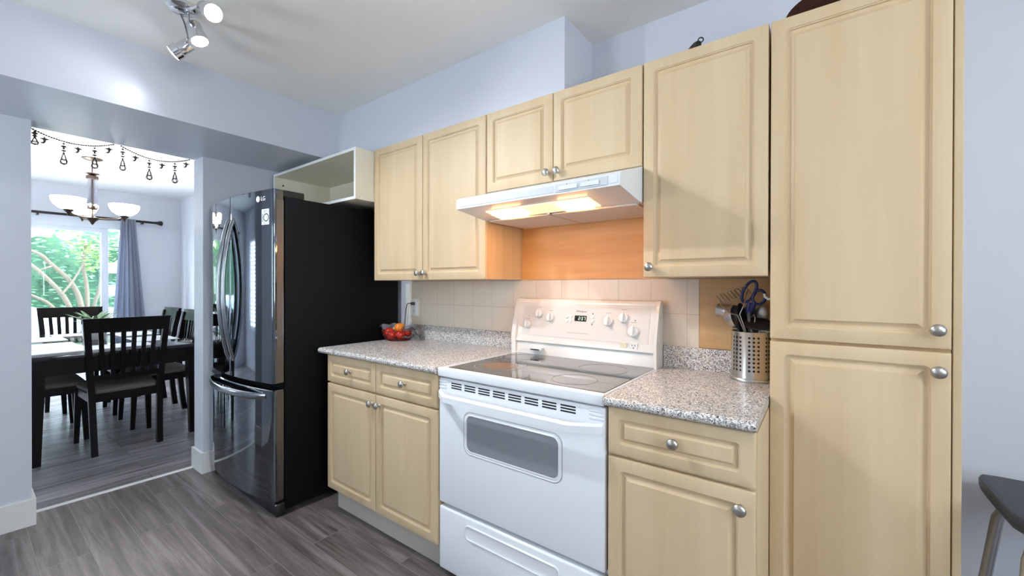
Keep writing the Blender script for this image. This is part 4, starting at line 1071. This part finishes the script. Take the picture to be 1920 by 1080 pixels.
# ------------------------------------------------------------------ dining table
tx0, tx1, ty0, ty1 = -6.25, -4.285, 0.265, 1.285
t = thing('dining_table', ((tx0 + tx1) / 2, (ty0 + ty1) / 2, 0), 'long dark wooden dining table with glossy top', 'table')
MB().box(tx0, tx1, ty0, ty1, 0.728, 0.76, 0.005, 2).build('tabletop', 'table_top', t)
mb = MB(); i_ = 0.045
mb.box(tx0 + i_, tx1 - 0.02, ty0 + i_, ty0 + i_ + 0.022, 0.615, 0.728); mb.box(tx0 + i_, tx1 - 0.02, ty1 - i_ - 0.022, ty1 - i_, 0.615, 0.728)
mb.box(tx0 + i_, tx0 + i_ + 0.022, ty0 + i_, ty1 - i_, 0.615, 0.728); mb.box(tx1 - 0.042, tx1 - 0.02, ty0 + i_, ty1 - i_, 0.615, 0.728)
mb.build('apron', 'espresso', t, smooth=False)
for x in (tx0 + 0.06, tx1 - 0.055):
    for y in (ty0 + 0.06, ty1 - 0.06):
        mb = MB(); w0, w1 = 0.045, 0.027
        mb.loft([[(x + a * w, y + b * w, z) for a, b in ((-1, -1), (1, -1), (1, 1), (-1, 1))] for z, w in ((0.0, w1), (0.55, w0), (0.728, w0))])
        mb.build('leg', 'espresso', t, smooth=False)
# placemats
mats = [(-4.60, 0.775, 0.30, 0.44, 'pale placemat in front of the near end chair'), (-5.94, 0.775, 0.30, 0.44, 'pale placemat in front of the far end chair'),
        (-4.99, 0.455, 0.44, 0.30, 'pale placemat at the near left side of the table'), (-5.62, 0.455, 0.44, 0.30, 'pale placemat at the far left side of the table'),
        (-4.99, 1.095, 0.44, 0.30, 'pale placemat at the near right side of the table'), (-5.62, 1.095, 0.44, 0.30, 'pale placemat at the far right side of the table')]
for x, y, w, h, lb in mats:
    o = MB().box(x - w / 2, x + w / 2, y - h / 2, y + h / 2, 0.7602, 0.763, 0.001, 1).build('placemat', 'placemat', org=(x, y, 0.76))
    tag(o, lb, 'placemat', 'pale placemats on the dining table')
# planter
pc = Vector((-5.29, 0.755, 0.7602))
t = thing('potted_plant', pc, 'white square pot with a spiky green plant on the dining table', 'plant')
def sq(c, z, w): return [(c.x + a * w, c.y + b * w, c.z + z) for a, b in ((-1, -1), (1, -1), (1, 1), (-1, 1))]
MB().loft([sq(pc, 0, 0.062), sq(pc, 0.006, 0.066), sq(pc, 0.140, 0.080), sq(pc, 0.140, 0.072), sq(pc, 0.125, 0.071)]).build('pot', 'pot_white', t, smooth=False)
MB().box(pc.x - 0.068, pc.x + 0.068, pc.y - 0.068, pc.y + 0.068, pc.z + 0.121, pc.z + 0.126).build('soil', 'soil', t)
rnd = random.Random(3)
for k in range(16):
    a = 2 * PI * k / 16 + rnd.uniform(-.15, .15); el = rnd.uniform(0.45, 1.15); ln = rnd.uniform(0.14, 0.20)
    mb = MB(); pts = []; rad = []
    for q in range(7):
        s_ = q / 6; out = ln * s_ * math.cos(el * (1 - 0.5 * s_)); hh_ = ln * (math.sin(el) * s_ - 0.12 * s_ * s_)
        pts.append(pc + Vector((out * math.cos(a), out * math.sin(a), 0.125 + hh_))); rad.append(0.018 * (math.sin(PI * min(0.98, 0.15 + 0.8 * s_)) ** 0.8) + 0.001)
    mb.tube(pts, 0.01, 8, flat=0.22 / 1, up=(-math.sin(a), math.cos(a), 0), radii=rad)
    mb.build('leaf', 'leaf_green', t)

# ------------------------------------------------------------------ dining chairs (local: faces +Y)
def make_chair():
    t = thing('dining_chair', (0, 0, 0), 'x', 'chair', 'dark slat back dining chairs around the table')
    wd = 'espresso'
    # rear posts, curved: floor -> seat -> top, splaying outwards
    def post(s):
        prof = [(0.186, -0.245, 0.0), (0.190, -0.222, 0.2), (0.196, -0.205, 0.44), (0.205, -0.212, 0.60), (0.218, -0.236, 0.82), (0.229, -0.268, 0.985)]
        L = []
        for x, y, z in prof:
            w, d = 0.019, 0.021
            L.append([(s * x + a * w, y + b * d, z) for a, b in ((-1, -1), (1, -1), (1, 1), (-1, 1))])
        return MB().loft(L)
    for s in (-1, 1): post(s).build('leg', wd, t, angle=50)
    for s in (-1, 1):
        L = [[(s * x + a * w, y + b * w, z) for a, b in ((-1, -1), (1, -1), (1, 1), (-1, 1))] for x, y, z, w in ((0.222, 0.232, 0.0, 0.015), (0.215, 0.222, 0.25, 0.019), (0.210, 0.215, 0.44, 0.021))]
        MB().loft(L).build('leg', wd, t, angle=50)
    mb = MB(); mb.box(-0.19, 0.19, -0.212, -0.19, 0.385, 0.445); mb.box(-0.20, 0.20, 0.205, 0.227, 0.385, 0.445)
    for s in (-1, 1):
        mb.prism([(s * 0.185, -0.2), (s * 0.205, -0.2), (s * 0.221, 0.215), (s * 0.201, 0.215)], 'z', 0.385, 0.445)
    mb.build('seat_frame', wd, t, smooth=False)
    # cushion
    L = []
    for z, i_ in ((0.436, 0.008), (0.450, 0.0), (0.470, 0.0), (0.482, 0.012), (0.488, 0.045), (0.490, 0.10)):
        out = []
        for p in ((-0.186, -0.200), (0.186, -0.200), (0.226, 0.235), (-0.226, 0.235)):
            out.append(p)
        c = (0, 0.03); pts = []
        for k in range(4):
            p, q = out[k], out[(k + 1) % 4]
            for s_ in (0.06, 0.3, 0.5, 0.7, 0.94): pts.append((p[0] + (q[0] - p[0]) * s_, p[1] + (q[1] - p[1]) * s_))
        L.append([(c[0] + (p[0] - c[0]) * (1 - i_ / 0.2), c[1] + (p[1] - c[1]) * (1 - i_ / 0.2), z) for p in pts])
    MB().loft(L).build('seat', 'seat_fabric', t)
    # top rail, curved in plan
    def rail(z0, z1, y0, y1, w0, w1, th_, name, bowd=0.022):
        L = []
        for k in range(13):
            u = -1 + 2 * k / 12; b = bowd * (1 - u * u)
            L.append([(u * w0, y0 - b - th_ / 2, z0), (u * w0, y0 - b + th_ / 2, z0), (u * w1, y1 - b + th_ / 2, z1), (u * w1, y1 - b - th_ / 2, z1)])
        return MB().loft(L).build(name, wd, t, angle=50)
    rail(0.905, 1.012, -0.252, -0.275, 0.232, 0.252, 0.026, 'top_rail')
    rail(0.545, 0.585, -0.208, -0.213, 0.196, 0.198, 0.022, 'lower_rail')
    for k in range(6):
        u = (-1 + 2 * (k + 1) / 7); b = 0.022 * (1 - u * u)
        L = [[(u * xw + a * 0.0135, y - b + c * 0.007, z) for a, c in ((-1, -1), (1, -1), (1, 1), (-1, 1))] for xw, y, z in ((0.190, -0.210, 0.575), (0.204, -0.231, 0.75), (0.216, -0.252, 0.915))]
        MB().loft(L).build('slat', wd, t, smooth=False)
    mb = MB()
    for s in (-1, 1): mb.box(s * 0.205 - 0.009, s * 0.205 + 0.009, -0.2, 0.215, 0.20, 0.225)
    return t
ch = make_chair()
spots = [((-4.505, 0.793, 0), R(90), 'near end dark chair with its back towards the kitchen'),
         ((-6.36, 0.762, 0), R(-90), 'far end dark chair in front of the patio door'),
         ((-5.02, 1.150, 0), R(180), 'dark side chair on the right of the table nearest the opening'),
         ((-5.69, 1.150, 0), R(180), 'dark side chair on the right of the table nearest the curtain'),
         ((-5.02, 0.405, 0), R(0), 'dark side chair on the left of the table nearest the opening'),
         ((-5.69, 0.405, 0), R(0), 'dark side chair on the left of the table towards the patio door')]
for i, (p, rz, lb) in enumerate(spots):
    if i == 0: ch.location = p; ch.rotation_euler = (0, 0, rz); ch['label'] = lb
    else: dup(ch, p, rz, lb)

# ------------------------------------------------------------------ chandelier
cc = Vector((-5.42, 0.762, ZC))
t = thing('chandelier', cc, 'bronze chandelier with three lit white glass bowls over the table', 'chandelier')
MB().lathe([(0.075, 0), (0.073, -0.008), (0.05, -0.02), (0.015, -0.026), (0.001, -0.026)], cc, seg=36).build('canopy', 'bronze', t)
mb = MB(); mb.cyl(cc + Vector((0, 0, -0.02)), (cc.x, cc.y, 2.285), 0.006, seg=12)
mb.lathe([(0.004, 2.27), (0.05, 2.285), (0.052, 2.289), (0.02, 2.296), (0.008, 2.30)], (cc.x, cc.y, 0), seg=28)
mb.lathe([(0.041, 2.235), (0.043, 2.24), (0.043, 2.262), (0.03, 2.270), (0.01, 2.275)], (cc.x, cc.y, 0), seg=28)
mb.lathe([(0.03, 1.955), (0.036, 1.962), (0.036, 1.984), (0.03, 1.99)], (cc.x, cc.y, 0), seg=28)
mb.cyl((cc.x, cc.y, 1.90), (cc.x, cc.y, 2.28), 0.008, seg=12)
mb.lathe([(0.001, 1.812), (0.008, 1.820), (0.02, 1.842), (0.045, 1.866), (0.052, 1.876), (0.03, 1.885), (0.012, 1.90)], (cc.x, cc.y, 0), seg=28)
mb.build('stem', 'bronze', t)
MB().lathe([(0.033, 1.99), (0.033, 2.236)], (cc.x, cc.y, 0), seg=28, cap=False).build('glass_column', 'clear_column', t)
for k, a in enumerate((R(70), R(190), R(310))):
    dv = Vector((math.cos(a), math.sin(a), 0)); rr = 0.22
    bcn = Vector((cc.x, cc.y, 0)) + dv * rr
    arm = MB().tube([(cc.x, cc.y, 1.873), Vector((cc.x, cc.y, 1.872)) + dv * 0.10, Vector((cc.x, cc.y, 1.880)) + dv * 0.18, bcn + Vector((0, 0, 1.902))], 0.008, 10).build('arm', 'bronze', t)
    MB().lathe([(0.001, 1.86), (0.008, 1.872), (0.012, 1.885), (0.030, 1.905), (0.037, 1.915), (0.03, 1.922), (0.001, 1.922)], bcn, seg=24).build('lamp_cup', 'bronze', arm)
    MB().sphere(bcn + Vector((0, 0, 1.975)), 0.03, seg=16, rings=10).build('bulb', 'bowl_bulb', arm)
    MB().lathe([(0.03, 1.915), (0.06, 1.928), (0.09, 1.955), (0.108, 1.990), (0.112, 2.018), (0.109, 2.020), (0.104, 1.990), (0.086, 1.958), (0.057, 1.932), (0.028, 1.920)], bcn, seg=36, cap=False).build('glass_bowl', 'bowl_glow', t)

# ------------------------------------------------------------------ curtain and rod
t = thing('curtain_rod', (XD + 0.08, 0.3, 2.072), 'dark curtain rod with end knob above the patio door', 'curtain rod')
MB().cyl((XD + 0.085, -1.3, 2.070), (XD + 0.085, 1.56, 2.070), 0.014, seg=16).build('pole', 'rod_metal', t)
MB().lathe([(0.014, 0), (0.018, 0.01), (0.016, 0.02), (0.026, 0.045), (0.032, 0.075), (0.020, 0.085), (0.001, 0.087)], (XD + 0.085, 1.555, 2.070), (0, 1, 0), 20).build('finial', 'rod_metal', t)
for y in (1.44, 0.55, -1.2):
    MB().box(XD + 0.001, XD + 0.09, y - 0.008, y + 0.008, 2.040, 2.060).build('bracket', 'rod_metal', t)
t = thing('curtain', (XD + 0.085, 1.3, 2.07), 'slate grey curtain gathered beside the patio door', 'curtain')
def curt(u, v):
    z = 2.085 - v * 2.07
    s_ = min(1.0, (2.085 - z) / 1.21)
    y0 = 1.225 + (1.150 - 1.225) * s_; y1 = 1.365 + (1.455 - 1.365) * s_
    if z < 0.87: y0 -= (0.87 - z) * 0.05; y1 += (0.87 - z) * 0.04
    am = 0.012 + 0.016 * s_
    return (XD + 0.118 + am * 0.9 * math.sin(u * 5.5 * 2 * PI + 0.5) + 0.006 * math.sin(u * 23 + v * 3), y0 + (y1 - y0) * u + 0.006 * math.sin(u * 11 * 2 * PI), z)
c1 = MB().grid(curt, 66, 30)
bmesh.ops.solidify(c1.bm, geom=c1.bm.faces[:], thickness=0.003)
c1.build('curtain_panel', 'curtain_fabric', t, angle=80)

# ------------------------------------------------------------------ bead garlands on the dining edge of the beam
XG = XPD + 0.024
def garland(y0, y1, sag, stars, pend, label):
    t = thing('bead_garland', (XG, (y0 + y1) / 2, ZBM), label, 'garland', 'bead garlands over the opening')
    zz = lambda y: ZBM - 0.004 - sag * 4 * ((y - y0) / (y1 - y0)) * (1 - (y - y0) / (y1 - y0))
    n = int((y1 - y0) / 0.0095); mb = MB()
    mb.tube([(XG, y0 + (y1 - y0) * k / 24, zz(y0 + (y1 - y0) * k / 24)) for k in range(25)], 0.0016, 6)
    for k in range(n + 1):
        y = y0 + (y1 - y0) * k / n; mb.sphere((XG, y, zz(y)), 0.0045, 1, 1.15, 1, 8, 6)
    mb.build('bead_string', 'bead_dark', t)
    for y in stars:
        z = zz(y) - 0.006; mb = MB()
        mb.tube([(XG, y, z + 0.004), (XG, y, z - 0.010)], 0.001, 6)
        # small fish-like star charm with a hooked tail
        pr = [(0.0, 0.0), (0.004, -0.009), (0.018, -0.012), (0.006, -0.018), (0.004, -0.028), (-0.002, -0.036), (-0.013, -0.035), (-0.006, -0.031), (-0.003, -0.026), (-0.005, -0.018), (-0.017, -0.013), (-0.004, -0.009)]
        mb.loft([[(XG + dx, y + p[0] * s_, z - 0.004 + p[1] * s_) for p in pr] for dx, s_ in ((-0.003, 1.0), (0.0, 1.15), (0.003, 1.0))])
        mb.build('star_charm', 'bead_metal', t)
    for y, z1 in pend:
        z = zz(y); h = z - z1; mb = MB()
        mb.tube([(XG, y, z), (XG, y, z1 + h * 0.42)], 0.0011, 6)
        for f_, r_ in ((0.10, 0.006), (0.22, 0.013), (0.30, 0.006), (0.40, 0.011), (0.50, 0.006)):
            mb.sphere((XG, y, z - h * f_), r_, 1, 1, 0.45 if r_ > 0.006 else 0.9, 10, 6)
        for k in range(4):
            a = PI / 4 + k * PI / 2; cx_, cy_ = math.cos(a), math.sin(a)
            mb.tube([(XG + cx_ * r_, y + cy_ * r_, z - h * f_) for r_, f_ in ((0.003, 0.54), (0.010, 0.66), (0.013, 0.78), (0.018, 0.84), (0.016, 0.92), (0.007, 0.95))], 0.0025, 6)
        mb.ring((XG, y, z - h * 0.78), 0.013, 0.0024, seg=18, tseg=6); mb.ring((XG, y, z - h * 0.95), 0.011, 0.0026, seg=18, tseg=6)
        mb.sphere((XG, y, z - h * 0.97), 0.0045, seg=10, rings=6)
        mb.build('pendant', 'bead_metal', t)
    return t
garland(0.246, 0.576, 0.042, [0.297, 0.427, 0.557], [(0.262, 2.02), (0.370, 1.935), (0.495, 1.940)], 'left bead garland with hanging charms over the opening')
garland(0.612, 0.953, 0.046, [0.677, 0.808, 0.936], [(0.618, 1.955), (0.744, 1.925), (0.875, 1.930)], 'right bead garland with hanging charms over the opening')
t = tag(MB().lathe([(0.006, 0), (0.006, 0.003), (0.0025, 0.005), (0.0025, 0.012), (0.005, 0.014), (0.001, 0.016)], (XPD + 0.02, 0.988, 2.005), (0, -1, 0), 14).build('wall_peg', 'white_plastic', org=(XPD + 0.02, 0.988, 2.005)), 'tiny white peg high on the end of the short wall', 'peg')

# ------------------------------------------------------------------ outside the patio door
gx = XD - 0.14
struct('ground_outside', MB().box(-16, gx, -7, 7, -0.25, -0.06), 'patio', 'pale paved ground outside the patio door', 'ground')
def hedge():
    t = thing('hedge', (-11.2, 0, -0.06), 'tall green leafy hedge outside the patio door', 'hedge')
    rnd = random.Random(11)
    def fn(u, v):
        y = -5 + 10 * u; z = -0.06 + 2.5 * v
        return (-11.3 + 0.12 * math.sin(7 * y + 3 * z) + 0.1 * math.sin(3.1 * y - 5 * z), y, z)
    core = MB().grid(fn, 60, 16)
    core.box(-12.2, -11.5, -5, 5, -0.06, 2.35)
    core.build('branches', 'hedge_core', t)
    mb = MB()
    for k in range(7000):
        y = rnd.uniform(-3.2, 3.0); z = -0.05 + 2.75 * rnd.random() ** 0.9
        if z > 2.15 and rnd.random() < 0.55: continue
        x = -11.15 + 0.12 * math.sin(7 * y + 3 * z) + rnd.uniform(-0.12, 0.2)
        s_ = rnd.uniform(0.03, 0.07)
        m_ = Matrix.Rotation(rnd.uniform(0, 6.28), 3, 'Z') @ Matrix.Rotation(rnd.uniform(-1.1, 1.1), 3, 'X')
        c = Vector((x, y, z))
        ps = [c + m_ @ Vector(p) for p in ((-s_, 0, 0), (0, -s_ * 0.45, s_ * 0.1), (s_, 0, 0), (0, s_ * 0.45, s_ * 0.1))]
        mb.bm.faces.new([mb.bm.verts.new(p) for p in ps])
    o = mb.build('foliage', 'hedge_leaf', t, smooth=False); o['kind'] = 'stuff'
hedge()
def tree():
    t = thing('garden_tree', (-9.2, 1.15, -0.06), 'pale multi trunk garden tree outside the patio door', 'tree')
    b0 = Vector((-9.2, 1.18, 0.25))
    limbs = [([b0, (-9.15, 1.03, 0.95), (-9.1, 0.83, 1.32), (-9.1, 0.58, 1.62), (-9.1, 0.30, 1.85)], 0.032),
             ([b0, (-9.2, 1.17, 0.92), (-9.2, 1.06, 1.30), (-9.15, 0.84, 1.58), (-9.1, 0.74, 1.70), (-9.1, 0.55, 1.80)], 0.034),
             ([b0, (-9.25, 1.24, 0.9), (-9.25, 1.23, 1.3), (-9.2, 1.19, 1.55), (-9.2, 1.22, 1.9)], 0.030),
             ([b0, (-9.3, 1.33, 0.95), (-9.3, 1.40, 1.3), (-9.3, 1.43, 1.6), (-9.3, 1.47, 1.9)], 0.026),
             ([b0, (-9.1, 0.98, 0.72), (-9.05, 0.82, 0.98), (-9.0, 0.68, 1.09), (-9.0, 0.45, 1.24)], 0.026),
             ([(-9.1, 0.95, 1.12), (-9.12, 1.05, 1.28), (-9.14, 1.16, 1.52), (-9.15, 1.2, 1.62)], 0.015),
             ([(-9.15, 0.88, 1.55), (-9.12, 0.78, 1.50), (-9.1, 0.70, 1.46)], 0.014)]
    for pts, r in limbs:
        pts = [Vector(p) for p in pts]; n = len(pts); P = []
        for i in range(n - 1):
            for q in range(4):
                s_ = q / 4; p0 = pts[max(i - 1, 0)]; p1 = pts[i]; p2 = pts[i + 1]; p3 = pts[min(i + 2, n - 1)]
                P.append(0.5 * ((2 * p1) + (-p0 + p2) * s_ + (2 * p0 - 5 * p1 + 4 * p2 - p3) * s_ * s_ + (-p0 + 3 * p1 - 3 * p2 + p3) * s_ ** 3))
        P.append(pts[-1]); m_ = len(P)
        MB().tube(P, r, 12, radii=[r * (1.1 - 0.55 * k / m_) for k in range(m_)]).build('trunk', 'bark', t)
    MB().cyl((-9.2, 1.18, -0.06), (-9.2, 1.18, 0.32), 0.11, 0.08).build('trunk', 'bark', t)
    rnd = random.Random(5); mb = MB()
    for k in range(900):
        cy, cz = rnd.choice(((1.25, 1.85), (1.4, 1.7), (1.1, 2.0), (0.6, 2.0), (0.3, 2.05), (1.5, 1.95), (1.30, 1.62)))
        c = Vector((-9.2 + rnd.gauss(0, 0.15), cy + rnd.gauss(0, 0.13), cz + rnd.gauss(0, 0.10)))
        s_ = rnd.uniform(0.025, 0.05)
        m_ = Matrix.Rotation(rnd.uniform(0, 6.28), 3, 'Z') @ Matrix.Rotation(rnd.uniform(-1.2, 1.2), 3, 'X')
        ps = [c + m_ @ Vector(p) for p in ((-s_, 0, 0), (0, -s_ * 0.45, 0), (s_, 0, 0), (0, s_ * 0.45, 0))]
        mb.bm.faces.new([mb.bm.verts.new(p) for p in ps])
    o = mb.build('foliage', 'bright_leaf', t, smooth=False); o['kind'] = 'stuff'
tree()
def tarp(u, v):
    y = -1.4 + 2.75 * u; a = v * PI
    top = 1.08 - 0.40 * max(0, (y - 0.25)) ** 1.15
    x = -8.45 + 0.38 * math.cos(a) * -1
    z = -0.06 + (top + 0.06) * min(1.0, math.sin(a) ** 0.35) + 0.012 * math.sin(9 * y + 5 * v)
    return (x, y, z)
o = MB().grid(tarp, 50, 24).build('patio_cover', 'tarp', org=(-8.45, 0, -0.06))
tag(o, 'white draped cover over garden furniture outside the patio door', 'cover')
mb = MB()
for k in range(9):
    for j in range(5):
        y = 1.50 + j * 0.40 + (0.2 if k % 2 else 0)
        mb.box(-9.75, -9.6, y, y + 0.39, -0.06 + k * 0.19, -0.06 + k * 0.19 + 0.18, 0.006, 1)
tag(mb.build('garden_wall', 'block_white', org=(-9.6, 1.8, -0.06)), 'pale block garden wall outside right of the tree', 'wall')
